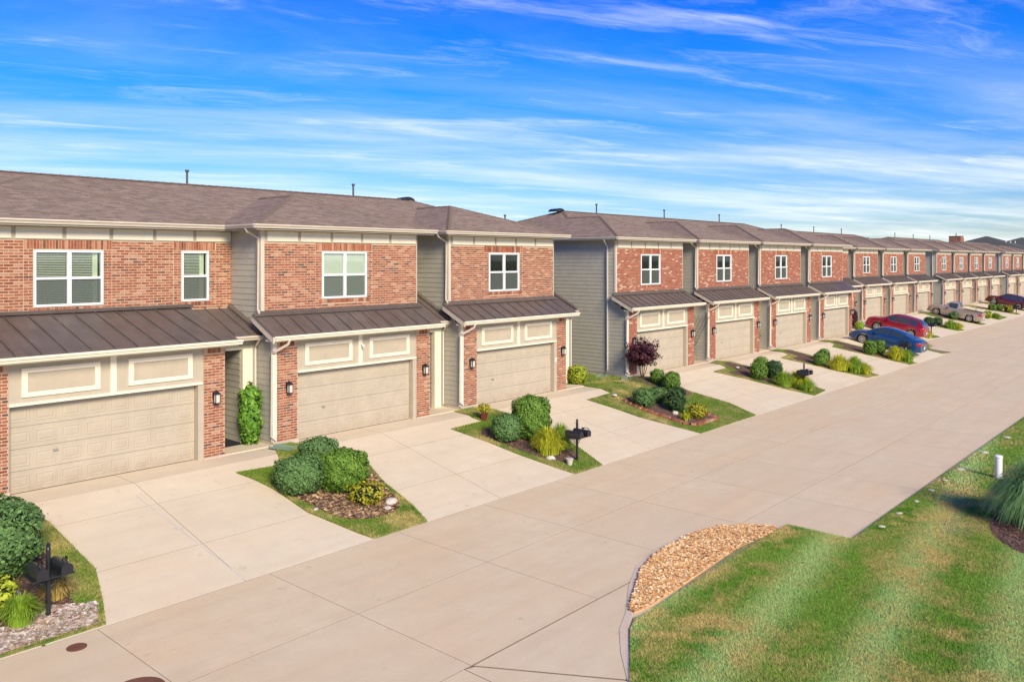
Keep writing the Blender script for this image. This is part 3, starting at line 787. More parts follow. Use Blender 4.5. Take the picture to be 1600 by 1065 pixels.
        if kind == 'left':
            rl = (-.45 + RY - EY, RY)
            roof_face(rf, [(-.45, ey), pk, k0, rl, (-.45, BY)], zbl, 'y')
            roof_face(rf, [k0, (bx1, EY), (7.8, EY), (7.8, RY), rl], zf, 'x')
            roof_face(rf, [rl, (7.8, RY), (7.8, BY), (-.45, BY)], zb_, 'x')
            cap(cp, (*rl, rz_), (7.8, RY, rz_)); cap(cp, (*k0, zf(*k0)), (*rl, rz_)); cap(cp, (-.45, BY, EZ), (*rl, rz_))
        else:
            roof_face(rf, [(-.45, ey), pk, k0, (-.45, EY)], zbl, 'y')
            if kind == 'mid':
                roof_face(rf, [(-.45, EY), k0, (bx1, EY), (7.8, EY), (7.8, RY), (-.45, RY)], zf, 'x')
                roof_face(rf, [(-.45, RY), (7.8, RY), (7.8, BY), (-.45, BY)], zb_, 'x')
                cap(cp, (-.45, RY, rz_), (7.8, RY, rz_))
            else:
                rr = (xe1 - (RY - EY) + .55, RY); zr = lambda x, y: EZ + SL * (xe1 - x) * (RY - EY) / (xe1 - rr[0])
                roof_face(rf, [(-.45, EY), k0, (bx1, EY), (xe1, EY), rr, (-.45, RY)], zf, 'x')
                roof_face(rf, [(xe1, EY), (xe1, BY), rr], zr, 'y')
                roof_face(rf, [(-.45, RY), rr, (xe1, BY), (-.45, BY)], zb_, 'x')
                cap(cp, (-.45, RY, rz_), (*rr, rz_)); cap(cp, (*rr, rz_), (xe1, EY, EZ)); cap(cp, (*rr, rz_), (xe1, BY, EZ))
        pz = (*pk, zbf(*pk)); cap(cp, (bx1, ey, EZ), pz, .10); cap(cp, (-.45, ey, EZ), pz, .10); cap(cp, pz, (*k0, pz[2]), .10)
        gutter_run(t, (-.57, ey, 0), (bx1 + .12, ey, 0), EZ - .01, (0, -1, 0))
        gl = gutter_run(t, (-.45, ey, 0), (-.45, BY if kind == 'left' else EY, 0), EZ - .01, (-1, 0, 0))
        gutter_run(t, (bx1, ey, 0), (bx1, EY, 0), EZ - .01, (1, 0, 0)); gutter_run(t, (bx1 + .12, EY, 0), (xe1, EY, 0), EZ - .01, (0, -1, 0))
        s_ = MB(); by = BY if kind == 'left' else EY + .44
        s_.box(-.45, .0, ey, by, 6.768, 6.80); s_.box(0, bx1, ey, UY - .03, 6.768, 6.80); s_.box(6.6, bx1, UY, EY + .44, 6.768, 6.80); s_.box(bx1, xe1, EY, EY + .44, 6.768, 6.80)
        s_.box(-.45, bx1, ey, ey + .02, 6.74, EZ - .012); s_.box(-.45, -.43, ey + .02, by, 6.74, EZ - .012)
        obj('soffit', s_.mesh('soffit', M['gutter']), t)
    obj('roof', rf.mesh('roof', M['shingle']), t)
    for c_ in cp: obj('ridge_cap', c_.mesh('ridge_cap', M['shingle']), t)
    # downspouts
    if kind == 'left':
        spout(t, [(-.50, 1.05, 6.80), (-.42, 1.05, 6.68), (-.09, 1.12, 6.45), (-.07, 1.12, .30), (-.16, 1.12, .18)])
    elif not wide:
        spout(t, [(-.50, .80, 6.80), (-.45, .80, 6.70), (-.09, .76, 6.50), (-.07, .76, 4.22), (-.12, .62, 4.12)], 'gutter')
    spout(t, [(.22, -.55, 3.33), (.20, -.50, 3.20), (-.02, -.12, 2.95), (-.08, -.03, 2.88), (-.08, -.02, .32), (.02, -.12, .20)], 'gutter' if kind == 'mid' else 'spout_white')
    spout(t, [(8.10, .55, 3.31), (8.16, .82, 3.12), (8.18, .93, 3.0), (8.18, .93, .14)], 'spout_white')
    # vent pipe behind the ridge
    vx, vy = vent; vz = EZ + SL * min(vy - EY, BY - vy)
    if kind == 'left': vz = min(vz, EZ + SL * (vx + .45))
    mb = MB(); mb.tube([(vx, vy, vz - .1), (vx, vy, vz + .62)], .045, 8)
    vp = obj('vent_pipe', mb.mesh('vent_pipe', M['dark_steel'], smooth=True), t)
    obj('vent_cap', MB().tube([(vx, vy, vz + .60), (vx, vy, vz + .66), (vx, vy, vz + .70)], [.06, .085, .07], 8).mesh('vent_cap', M['dark_steel'], smooth=True), vp)
    return t
def ridge_vent(t, x, y, z):
    mb = MB(); n = 8
    for i in range(n):
        a0, a1 = math.pi * i / n, math.pi * (i + 1) / n
        mb.quad([(x - .45 * math.cos(a0), y - .3, z + .22 * math.sin(a0)), (x - .45 * math.cos(a1), y - .3, z + .22 * math.sin(a1)), (x - .42 * math.cos(a1), y + .3, z + .2 * math.sin(a1)), (x - .42 * math.cos(a0), y + .3, z + .2 * math.sin(a0))])
    mb.quad([(x - .45 * math.cos(math.pi * i / n), y - .3, z + .22 * math.sin(math.pi * i / n)) for i in range(n + 1)])
    obj('roof_vent', mb.mesh('roof_vent', M['black']), t)

Y1, Y2 = YG, YG + 3.9
townhouse('mid', (-2.15, Y1, 0), 'brick townhouse left of the wide-fronted one, cut off by the photo\'s left edge', False)
hA = townhouse('wide', (6.10, Y1, 0), 'leftmost brick townhouse, with a double window with blinds and a narrow window upstairs', True, 'blinds', (6.5, 11.6))
hB = townhouse('mid', (14.35, Y1, 0), 'second brick townhouse from the left, green climbing bush at its left corner', True, 'shade', (1.27, 8.0))
hC = townhouse('right', (22.60, Y1, 0), 'third brick townhouse from the left, last of its row before the grassy gap', True, 'shade', (1.0, 8.0))
ridge_vent(hC, 4.0, 7.9, 8.62)
obj('security_lamp', MB().tube([(3.40, -.01, 2.92), (3.40, -.10, 2.90), (3.40, -.17, 2.84)], [.035, .035, .055], 10).mesh('security_lamp', M['white_vinyl'], smooth=True), hB)
obj('keypad', MB().box(5.82, 5.90, -.02, .009, 1.32, 1.50).mesh('keypad', M['white_vinyl']), hC)
hD = townhouse('left', (34.10, Y1, 0), 'brick townhouse with long grey siding flank beside the grassy gap and purple shrub', True, 'half', (2.6, 10.4))
ridge_vent(hD, 4.4, 7.9, 8.62)
mid_dark = townhouse('mid', (42.30, Y1, 0), 'brick townhouse next right of the purple shrub, dark upstairs window and smudged garage door', False, 'dark', (.25, 7.9))
mid = townhouse('mid', (50.50, Y1, 0), 'brick townhouse between the smudged-door house and the one behind the blue sedan', False, 'curtain', (.2, 7.9))
hG = townhouse('right', (58.68, Y1, 0), 'brick townhouse whose driveway holds the blue sedan, last before the street widens', False, 'curtain', (.2, 7.9))
left2 = townhouse('left', (71.0, Y2, 0), 'brick townhouse set back behind the red car, partly hidden by the blue-sedan house', False, 'shade', (2.6, 9.4))
GR = None
dup(mid, (79.25, Y2, 0), 'set-back brick townhouse, next right of the one behind the red car')
dup(mid_dark, (87.55, Y2, 0), 'set-back brick townhouse left of the one behind the tan pickup truck\'s bonnet')
hJ = dup(hG, (95.75, Y2, 0), 'set-back brick townhouse behind the tan pickup truck, last of its row')
dup(left2, (107.0, Y2, 0), 'brick townhouse with grey siding flank seen right behind the tan pickup truck')
dup(mid_dark, (115.2, Y2, 0), 'brick townhouse left of the one behind the maroon SUV')
dup(mid, (123.4, Y2, 0), 'brick townhouse behind the maroon SUV\'s bonnet')
dup(hG, (131.6, Y2, 0), 'brick townhouse behind the maroon SUV\'s cabin, last with the cream high gutter')
dup(left2, (143.0, Y2, 0), 'far brick townhouse, second from the photo\'s right edge')
dup(mid_dark, (151.2, Y2, 0), 'farthest brick townhouse, cut by the photo\'s right edge')
dup(mid, (159.4, Y2, 0), 'brick townhouse beyond the photo\'s right edge in the far row')

# houses on the street behind, seen over the roofs
def far_house(loc, w, d, h, pitch, label, mat='shingle_grey', rz=0):
    t = thing('far_house', loc, label, 'house', 'grey-roofed houses on the street behind', rz)
    obj('wall', MB().box(-w / 2, w / 2, -d / 2, d / 2, 0, h).mesh('wall', M['siding']), t)
    mb = MB(); e = .5; hw, hd = w / 2 + e, d / 2 + e; rl = max(hw - hd, .2); z1 = h + hd * pitch
    A = [(-hw, -hd, h), (hw, -hd, h), (hw, hd, h), (-hw, hd, h)]; P, Q = (-rl, 0, z1), (rl, 0, z1)
    mb.quad([A[0], A[1], Q, P]); mb.quad([A[1], A[2], Q]); mb.quad([A[2], A[3], P, Q]); mb.quad([A[3], A[0], P]); mb.quad(A[::-1])
    rf = obj('roof', mb.mesh('roof', M[mat]), t)
    for k in range(3):
        x = -w * .2 + k * w * .22; obj('vent_pipe', MB().tube([(x, -hd * .45, h + hd * .5 * pitch), (x, -hd * .45, h + hd * .5 * pitch + .9)], .11, 6).mesh('vent_pipe', M['white_vinyl']), rf)
    for k in range(4):
        x = -w / 2 + (k + .5) * w / 4; fr = obj('window', MB().box(x - .6, x + .6, -d / 2 - .04, -d / 2, 3.6, 5.0).mesh('window', M['white_vinyl']), t)
        obj('pane', MB().box(x - .5, x + .5, -d / 2 - .05, -d / 2 - .041, 3.7, 4.9).mesh('pane', M['car_glass']), fr)
    return t
far_house((284, 58, 0), 30, 26, 8.2, .34, 'grey-roofed house beyond the row, its hip roof peaking highest on the right')
far_house((352, 60, 0), 34, 26, 9.2, .34, 'grey hip-roofed house cut off by the photo\'s right edge')
far_house((225, 66, 0), 24, 18, 7.6, .30, 'low grey roof left of the brick chimney block')
t = thing('brick_chimney', (256, 60, 3.3), 'square red brick chimney block rising over the far roofs', 'chimney')
obj('stack', MB().box(-1.5, 1.5, -1.5, 1.5, 0, 8.9).mesh('stack', M['mortar']), t)
mb = MB(); rng = random.Random(3)
for r in course(-1.5, 1.5, 5.5, 8.9, rng): mb.box(r[0], r[1], -1.52, -1.5, r[2], r[3], r[4])
for r in course(-1.5, 1.5, 5.5, 8.9, rng): mb.box(-1.52, -1.5, r[0], r[1], r[2], r[3], r[4])
obj('brickwork', mb.mesh('brickwork', M['brick']), t, kind='stuff')
obj('chimney_cap', MB().box(-1.62, 1.62, -1.62, 1.62, 8.9, 9.02).mesh('chimney_cap', M['rust']), t)
obj('flue', MB().tube([(0, 0, 9), (0, 0, 9.8)], .12, 8).mesh('flue', M['dark_steel']), t)

# ------------------------------------------------------------------ planted islands and lawns
def numpy_mesh(name, co, tris, cols, mat):
    me = bpy.data.meshes.new(name); nv = len(co); nf = len(tris)
    me.vertices.add(nv); me.vertices.foreach_set('co', co.astype(np.float32).ravel())
    k = tris.shape[1]
    me.loops.add(nf * k); me.polygons.add(nf)
    me.loops.foreach_set('vertex_index', tris.astype(np.int32).ravel())
    me.polygons.foreach_set('loop_start', np.arange(0, nf * k, k, dtype=np.int32))
    at = me.color_attributes.new('vcol', 'FLOAT_COLOR', 'POINT')
    at.data.foreach_set('color', np.hstack([cols, np.ones((nv, 1))]).astype(np.float32).ravel())
    me.materials.append(mat); me.update(calc_edges=True); return me
def inside(poly, P):
    x, y = P[:, 0], P[:, 1]; r = np.zeros(len(P), bool); n = len(poly)
    for i in range(n):
        x1, y1 = poly[i]; x2, y2 = poly[(i + 1) % n]
        c = ((y1 > y) != (y2 > y)) & (x < (x2 - x1) * (y - y1) / (y2 - y1 + 1e-12) + x1); r ^= c
    return r
RG = np.random.RandomState(11)
def sample(poly, n, holes=()):
    p = np.array(poly); lo, hi = p.min(0), p.max(0)
    P = lo + (hi - lo) * RG.rand(int(n * 1.0), 2); k = inside(poly, P)
    for h in holes: k &= ~inside(h, P)
    return P[k]
def ztv(X, Y):
    sh = 3.9 * np.clip((X - 66.5) / 3, 0, 1); return ROADZ * np.clip((21.6 + sh - Y) / 5.4, 0, 1)
def blades(name, poly, dens, h, w, off, mat='blade', holes=(), lo=.35, flat=None):
    p = np.array(poly); ar = np.prod(p.max(0) - p.min(0)); P = sample(poly, dens * ar, holes)
    if flat is not None: P = P[flat(P)]
    n = len(P); X, Y = P[:, 0], P[:, 1]; Z = ztv(X, Y) + off
    hh = h * (.5 + .8 * RG.rand(n)); a = RG.rand(n) * 6.283; ln = hh * (.2 + .8 * RG.rand(n)); b2 = RG.rand(n) * 6.283; ww = w * (.6 + .8 * RG.rand(n))
    co = np.zeros((n, 3, 3))
    co[:, 0] = np.stack([X - np.cos(a) * ww, Y - np.sin(a) * ww, Z], 1); co[:, 1] = np.stack([X + np.cos(a) * ww, Y + np.sin(a) * ww, Z], 1)
    co[:, 2] = np.stack([X + np.cos(b2) * ln, Y + np.sin(b2) * ln, Z + hh], 1)
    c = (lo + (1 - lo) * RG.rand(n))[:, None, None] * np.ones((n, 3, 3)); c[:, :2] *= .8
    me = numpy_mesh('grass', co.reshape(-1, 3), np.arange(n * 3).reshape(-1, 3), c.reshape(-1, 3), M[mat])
    return obj('grass', me, kind='stuff')
def chips(name, poly, dens, size, cols, off, mat='chip', holes=(), tall=.5):
    p = np.array(poly); ar = np.prod(p.max(0) - p.min(0)); P = sample(poly, dens * ar, holes); n = len(P)
    L_ = size * (.5 + RG.rand(n)); Wd = L_ * (.3 + .4 * RG.rand(n)); a = RG.rand(n) * 6.283; t1 = (RG.rand(n) - .5) * tall; t2 = (RG.rand(n) - .5) * tall
    ca, sa = np.cos(a), np.sin(a); z = ztv(P[:, 0], P[:, 1]) + off + size * .25 * RG.rand(n)
    co = np.zeros((n, 4, 3))
    for k, (i, j) in enumerate(((-1, -1), (1, -1), (1, 1), (-1, 1))):
        co[:, k] = np.stack([P[:, 0] + ca * L_ * i / 2 - sa * Wd * j / 2, P[:, 1] + sa * L_ * i / 2 + ca * Wd * j / 2, z + t1 * L_ * i / 2 + t2 * Wd * j / 2], 1)
    base = np.array(cols)[RG.randint(0, len(cols), n)] * (.75 + .5 * RG.rand(n, 1))
    c = np.repeat(base[:, None, :], 4, 1)
    return obj(name, numpy_mesh(name, co.reshape(-1, 3), np.arange(n * 4).reshape(-1, 4), np.clip(c, 0, 1).reshape(-1, 3), M[mat]), kind='stuff')

def smooth_poly(poly, sub=4):
    n = len(poly); res = []
    for i in range(n):
        p0, p1, p2, p3 = (Vector(poly[(i + k - 1) % n]) for k in range(4))
        for j in range(sub):
            t = j / sub
            q = .5 * ((2 * p1) + (-p0 + p2) * t + (2 * p0 - 5 * p1 + 4 * p2 - p3) * t * t + (-p0 + 3 * p1 - 3 * p2 + p3) * t ** 3)
            res.append((q.x, q.y))
    return res

# big lawn on the near side of the road
LAWN_R = [(62, 7.11), (21.05, 7.30), (20.85, 7.86), (20.53, 8.98), (19.22, 9.12), (15.93, 8.91), (13.9, 8.77), (13.59, 8.84), (13.1, 8.62), (11.51, 7.57), (11.6, -14), (62, -14)]
sheet('lawn', LAWN_R, .035, M['lawn'], .12, kind='structure')
BARE = [(22.9, 5.0), (23.4, 5.15), (24.0, 4.95), (24.6, 5.2), (24.5, 5.5), (25.1, 5.9), (24.4, 5.85), (23.9, 6.05), (23.5, 5.8), (22.9, 5.75), (23.15, 5.4)]
BEDR = smooth_poly([(23.3, 4.5), (22.5, 3.7), (22.8, 2.6), (25, 2.0), (27.5, 2.6), (28.3, 3.8), (26.5, 4.8), (24.6, 4.95)], 4)
near = lambda P: (P[:, 0] * CT + P[:, 1] * ST > 8) & (np.abs(P[:, 0] * ST - P[:, 1] * CT) < .66 * (P[:, 0] * CT + P[:, 1] * ST))
blades('grass', [(11.3, 8.7), (21.0, 8.95), (21.0, 7.2), (26, 7.2), (26, 0), (11.3, 0)], 6000, .040, .006, .03, holes=[BEDR, BARE, [(20.53, 9.0), (15.93, 8.88), (13.59, 8.80), (13.1, 8.60), (11.3, 7.44), (11.3, 9.5), (20.5, 9.5)]], flat=near)
blades('grass', [(26, 7.15), (62, 7.08), (62, -6), (26, 0)], 900, .055, .010, .03, holes=[BEDR], flat=near)
sheet('mulch_bed', BEDR, .05, M['mulch'], .05, kind='structure')
chips('bark_chips', BEDR, 500, .06, [(.10, .06, .05), (.16, .10, .08), (.24, .16, .13)], .055)
sheet('bare_earth', smooth_poly(BARE, 3), .037, M['straw'], .01, kind='structure')
blades('grass', BARE, 2600, .04, .006, .03)
# wood-chip bed with its kerb at the junction
CHIP = smooth_poly([(20.53, 9.02), (19.84, 10.10), (18.7, 10.42), (17.09, 10.38), (16.03, 10.16), (14.98, 9.68), (13.80, 8.98), (15.93, 9.0), (18.2, 9.12)], 4)
sheet('chip_bed', CHIP, .03, M['chipbed'], .05, kind='structure')
chips('wood_chips', CHIP, 2600, .075, [(.82, .50, .20), (.88, .62, .30), (.72, .38, .13), (.90, .72, .42), (.60, .27, .09), (.86, .64, .36)], .04, tall=.9)
kb = MB(); kp = [(11.42, 7.45), (12.3, 8.2), (13.05, 8.74), (13.75, 9.06), (14.95, 9.78), (16.0, 10.26), (17.08, 10.50), (18.72, 10.54), (19.92, 10.22), (20.62, 9.2), (20.98, 7.9), (21.2, 7.36), (24, 7.27), (40, 7.19), (62, 7.16)]
kp = [Vector(p) for p in kp]
for i in range(len(kp) - 1):
    d0 = (kp[min(i + 1, len(kp) - 1)] - kp[max(i - 1, 0)]).normalized(); d1 = (kp[min(i + 2, len(kp) - 1)] - kp[i]).normalized()
    wd = .07 if i < 10 else .05
    n0, n1 = Vector((-d0.y, d0.x)) * wd, Vector((-d1.y, d1.x)) * wd; z0, z1 = ROADZ - .05, ROADZ + .010
    a, b_, c, d = kp[i] - n0, kp[i + 1] - n1, kp[i + 1] + n1, kp[i] + n0
    kb.hexa([(*a, z0), (*b_, z0), (*c, z0), (*d, z0), (*a, z1), (*b_, z1), (*c, z1), (*d, z1)] if (b_ - a).cross(d - a) > 0 else [(*d, z0), (*c, z0), (*b_, z0), (*a, z0), (*d, z1), (*c, z1), (*b_, z1), (*a, z1)])
obj('kerb', kb.mesh('kerb', M['kerbc']), kind='structure')

# islands between the driveways
def island(poly, mulch=None, mat='mulch', dens=1400, strip=True, bh=.05):
    sheet('planting_island', poly, .03, M['isl_soil'], .08, kind='structure')
    if mulch:
        sheet('mulch_bed', mulch, .042, M[mat], .03, kind='structure')
    if dens: blades('grass', poly, dens, bh, .007, .025, 'isl_blade', holes=[mulch] if mulch else ())
I0 = [(-2.0, 20.9), (-.5, 21.6), (6.0, 22.3), (6.3, 22.2), (6.69, 22.26), (6.8, 21.49), (7.17, 20.58), (7.21, 19.39), (7.25, 18.15), (6.92, 16.98), (6.68, 16.25), (-3.0, 16.27), (-3.2, 18.5)]
I0 = [(1.8, 20.9), (5.9, 21.6), (6.05, 22.2), (6.69, 22.26), (6.85, 21.49), (7.17, 20.58), (7.21, 19.39), (7.25, 18.15), (6.92, 16.98), (6.68, 16.25), (3.0, 16.27), (2.2, 17.5), (1.9, 19.3)]
M0 = smooth_poly([(3.0, 20.5), (5.6, 20.9), (6.5, 20.3), (6.6, 18.6), (6.45, 17.3), (6.35, 16.9), (4.6, 16.75), (3.0, 17.0), (2.6, 18.6)], 4)
island(I0, M0, dens=3000)
PEB = [(3.2, 16.32), (6.55, 16.32), (6.78, 16.95), (6.1, 17.25), (5.3, 17.02), (4.3, 17.05), (3.2, 16.75)]
sheet('pebble_bed', PEB, .046, M['straw'], .03, kind='structure')
chips('pebbles', PEB, 1500, .075, [(.66, .60, .52), (.74, .70, .64), (.55, .42, .32), (.62, .50, .40), (.42, .30, .24)], .05, tall=.6)
chips('bark_chips', M0, 420, .05, [(.12, .07, .055), (.20, .13, .10), (.32, .22, .17)], .05)
I1 = [(12.15, 20.98), (13.49, 20.86), (14.20, 22.28), (14.30, 22.54), (14.95, 22.54), (15.05, 21.27), (15.7, 20.6), (15.85, 19.8), (15.45, 18.57), (15.33, 17.72), (15.23, 17.1), (14.96, 16.22), (13.16, 16.22), (12.99, 16.64), (12.53, 18.16), (12.50, 19.62), (12.36, 20.36)]
M1 = smooth_poly([(12.75, 19.9), (13.9, 20.6), (15.3, 20.3), (15.55, 19.4), (15.2, 18.2), (14.9, 17.3), (14.2, 17.0), (13.2, 17.3), (12.85, 18.3)], 4)
island(I1, M1, 'straw', dens=3500)
chips('straw', M1, 900, .11, [(.52, .36, .20), (.62, .46, .26), (.40, .26, .14), (.16, .10, .08), (.12, .08, .07)], .05, tall=.8)
I2 = [(20.36, 20.85), (22.03, 20.90), (21.95, 21.34), (22.2, 22.54), (23.35, 22.54), (23.5, 21.4), (23.99, 20.3), (23.99, 19.29), (23.48, 17.57), (22.98, 16.22), (21.46, 16.22), (21.28, 16.71), (20.91, 18.19), (20.71, 19.48)]
M2 = smooth_poly([(21.0, 20.1), (22.2, 20.3), (23.5, 20.2), (23.6, 19.2), (23.1, 17.7), (22.6, 17.0), (21.8, 17.0), (21.3, 17.9), (21.05, 19.2)], 4)
island(I2, M2, dens=2600)
chips('bark_chips', M2, 350, .05, [(.14, .09, .07), (.24, .16, .12), (.34, .26, .20)], .05)
I3 = [(29.9, 24.2), (30.63, 23.0), (30.40, 20.98), (28.42, 20.85), (28.71, 19.66), (28.86, 18.5), (29.44, 17.04), (29.78, 16.23), (34.84, 16.25), (35.24, 17.73), (34.94, 19.21), (34.76, 20.13), (34.6, 21.4), (34.85, 22.54), (34.05, 22.54), (34.05, 34), (31.6, 34), (31.6, 25.2)]
M3 = [(29.95, 20.0), (29.75, 19.0), (30.0, 17.2), (30.5, 16.80), (32.3, 16.85), (32.35, 17.5), (31.2, 17.7), (31.1, 18.6), (31.9, 19.6), (31.6, 20.3)]
island(I3, smooth_poly(M3, 3), dens=1300)
MP = smooth_poly([(33.3, 22.4), (34.5, 22.5), (34.95, 21.9), (34.85, 19.8), (34.3, 19.2), (33.5, 19.7), (33.4, 21.2)], 3)
sheet('mulch_bed', MP, .05, M['mulch'], .03, kind='structure')
def brick_edging(loc_pts):
    t = thing('brick_edging', (30.2, 18.0, 0), 'low red brick edging round the bed with trimmed hedges before the grassy gap', 'edging')
    me_cache = []
    for i in range(5):
        me_cache.append(MB().box(-.11, .11, -.05, .05, -.04, .085, random.choice(BC[:6])).mesh('brick', M['brick']))
    for (x0, y0), (x1, y1) in zip(loc_pts, loc_pts[1:]):
        d = math.hypot(x1 - x0, y1 - y0); n = int(d / .235); a = math.atan2(y1 - y0, x1 - x0)
        for k in range(n):
            x = x0 + (x1 - x0) * (k + .5) / n; y = y0 + (y1 - y0) * (k + .5) / n
            for off in (0, .11):
                o = obj('brick', random.choice(me_cache), t)
                o.location = (x - 30.2 + off * -math.sin(a), y - 18.0 + off * math.cos(a), zt(x, y) + .03 + random.uniform(-.01, .01)); o.rotation_euler = (math.atan(0), 0, a + random.uniform(-.03, .03))
brick_edging([(29.95, 20.1), (29.72, 19.0), (29.95, 17.2), (30.45, 16.75), (32.35, 16.80), (32.40, 17.45)])
I4 = [(39.81, 20.96), (41.58, 21.05), (42.1, 22.4), (43.1, 22.54), (43.35, 21.4), (43.45, 20.3), (43.9, 18.2), (43.61, 16.46), (41.78, 16.32), (41.13, 17.69), (40.55, 19.48)]
I5 = [(48.18, 20.9), (49.89, 21.1), (50.25, 22.5), (51.3, 22.5), (51.6, 20.44), (51.9, 18.2), (51.64, 16.28), (49.99, 16.42), (49.18, 18.55)]
I6 = [(56.6, 20.9), (57.9, 21.2), (58.4, 22.5), (59.3, 22.5), (59.6, 20.4), (60.0, 18.3), (59.4, 16.28), (58.05, 16.38), (57.4, 18.4)]
def shrink(poly, k):
    cx = sum(p[0] for p in poly) / len(poly); cy = sum(p[1] for p in poly) / len(poly) - .5
    return [(cx + (x - cx) * k, cy + (y - cy) * k) for x, y in poly]
for P in (I4, I5, I6): island(P, smooth_poly(shrink(P, .72), 2), dens=700)
I7 = [(66.3, 16.5), (68.0, 16.32), (68.4, 18.3), (68.7, 20.1), (66.6, 21.6), (65.2, 21.5)]
I8 = [(77.2, 24.5), (78.9, 26.2), (79.9, 26.3), (80.6, 23.0), (80.79, 20.2), (78.88, 20.3)]
I9 = [(86.0, 24.5), (87.4, 26.2), (88.3, 26.3), (90.0, 23), (89.84, 20.3), (88.02, 20.5)]
I10 = [(94.8, 24.5), (95.9, 26.2), (96.6, 26.3), (99.2, 23), (99.44, 20.4), (97.6, 20.5)]
I11 = [(104.5, 25), (107.2, 26.2), (109.5, 25), (111.75, 20.7), (106.7, 20.6)]
I12 = [(114.0, 24.8), (115.2, 26.2), (116.2, 26.2), (120.0, 20.8), (117.8, 20.7)]
I13 = [(122.2, 24.8), (123.4, 26.2), (124.4, 26.2), (127.0, 20.8), (125.0, 20.7)]
for P in (I7, I8, I9, I10, I11, I12, I13): island(P, shrink(P, .6), dens=160, bh=.07)
sheet('lawn', [(78, 13.2), (77, 11.5), (79, 10.9), (186, 10.95), (186, 13.2), (80, 13.6)], .035, M['lawn'], .1, kind='structure')

# ------------------------------------------------------------------ shrubs and grasses
def leaves(n, rx, ry, h, size, rng, shape=2.5, z0=0.0, fill=.12, asp=.6, under=.25, lump=.05, bare=0, droop=0.0):
    """leaf faces spread through the outer shell of a rounded volume"""
    u = rng.rand(n) * 6.2832; cz = rng.rand(n) * (1 + under) - under * 1.0
    cz = np.clip(cz * 2 - 1, -1, 1) if under >= 1 else cz
    s = rng.rand(n) * 2 - 1; sn = np.sqrt(1 - s * s)
    d = np.stack([np.cos(u) * sn, np.sin(u) * sn, s], 1)
    k = (np.abs(d) ** shape).sum(1) ** (-1 / shape)                 # superellipsoid
    lump_ = 1 + lump * (np.sin(d[:, 0] * 7 + 1.3) * np.cos(d[:, 1] * 6) + np.sin(d[:, 2] * 8 + d[:, 0] * 5)) + lump * .7 * np.sin(u * 11 + s * 13)
    r = k * lump_ * (1 - fill * rng.rand(n) ** 1.6) * np.where(rng.rand(n) < .05, 1 + .09 * rng.rand(n), 1)
    P = d * r[:, None] * np.array([rx, ry, h / 2]); P[:, 2] += h / 2 + z0
    keep = P[:, 2] > z0 + .01; P = P[keep]; d = d[keep]; n = len(P)
    nn = d / np.array([rx, ry, h / 2]); nn /= np.linalg.norm(nn, axis=1)[:, None]
    nn += (rng.rand(n, 3) - .5) * 1.3; nn /= np.linalg.norm(nn, axis=1)[:, None]
    t = np.cross(nn, rng.rand(n, 3) - .5); t /= np.linalg.norm(t, axis=1)[:, None]; b_ = np.cross(nn, t)
    sz = size * (.6 + .8 * rng.rand(n))[:, None]
    co = np.zeros((n, 4, 3)); co[:, 0] = P - t * sz; co[:, 1] = P + b_ * sz * asp; co[:, 2] = P + t * sz; co[:, 3] = P - b_ * sz * asp
    c = rng.rand(n)[:, None, None] * np.ones((n, 4, 3))
    return co.reshape(-1, 3), c.reshape(-1, 3)
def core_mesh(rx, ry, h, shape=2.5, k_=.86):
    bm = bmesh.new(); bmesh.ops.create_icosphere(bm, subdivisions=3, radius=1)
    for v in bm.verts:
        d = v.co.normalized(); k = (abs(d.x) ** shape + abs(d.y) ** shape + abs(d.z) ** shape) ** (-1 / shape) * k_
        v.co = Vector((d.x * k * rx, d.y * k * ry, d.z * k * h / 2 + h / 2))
    me = bpy.data.meshes.new('shade_core'); bm.to_mesh(me); bm.free(); me.materials.append(M['core']); return me  # solid core, not branches; shade behind the leaves painted in as near-black
SEED = [5]
def shrub(name, loc, rx, ry, h, mat, label, cat='shrub', n=2600, size=.045, shape=2.6, group=None, trunk=0.0, fill=.14, lump=.055, asp=.6):
    SEED[0] += 1; rng = np.random.RandomState(SEED[0]); rx *= .88; ry *= .88; h *= .95
    x, y = loc; t = thing(name, (x, y, zt(x, y) + .03), label, cat, group)
    co, c = leaves(n, rx, ry, h, size, rng, shape, trunk, fill, asp, lump=lump)
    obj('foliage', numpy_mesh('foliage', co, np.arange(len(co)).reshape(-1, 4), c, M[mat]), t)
    if mat != 'purple': o = obj('shade_core', core_mesh(rx, ry, h, shape, .80 if fill > .2 else .88), t); o.location.z = trunk
    st = MB(); m_ = 5 if trunk > .25 else 3
    for k in range(m_):
        a = 6.283 * k / m_ + rng.rand(); st.tube([(math.cos(a) * .04, math.sin(a) * .04, -.03), (math.cos(a) * rx * .25, math.sin(a) * ry * .25, trunk * .6 + .04), (math.cos(a) * rx * .45, math.sin(a) * ry * .45, trunk + h * .35)], [.022, .018, .012], 5)
    obj('stem', st.mesh('stem', M['bark']), t)
    return t
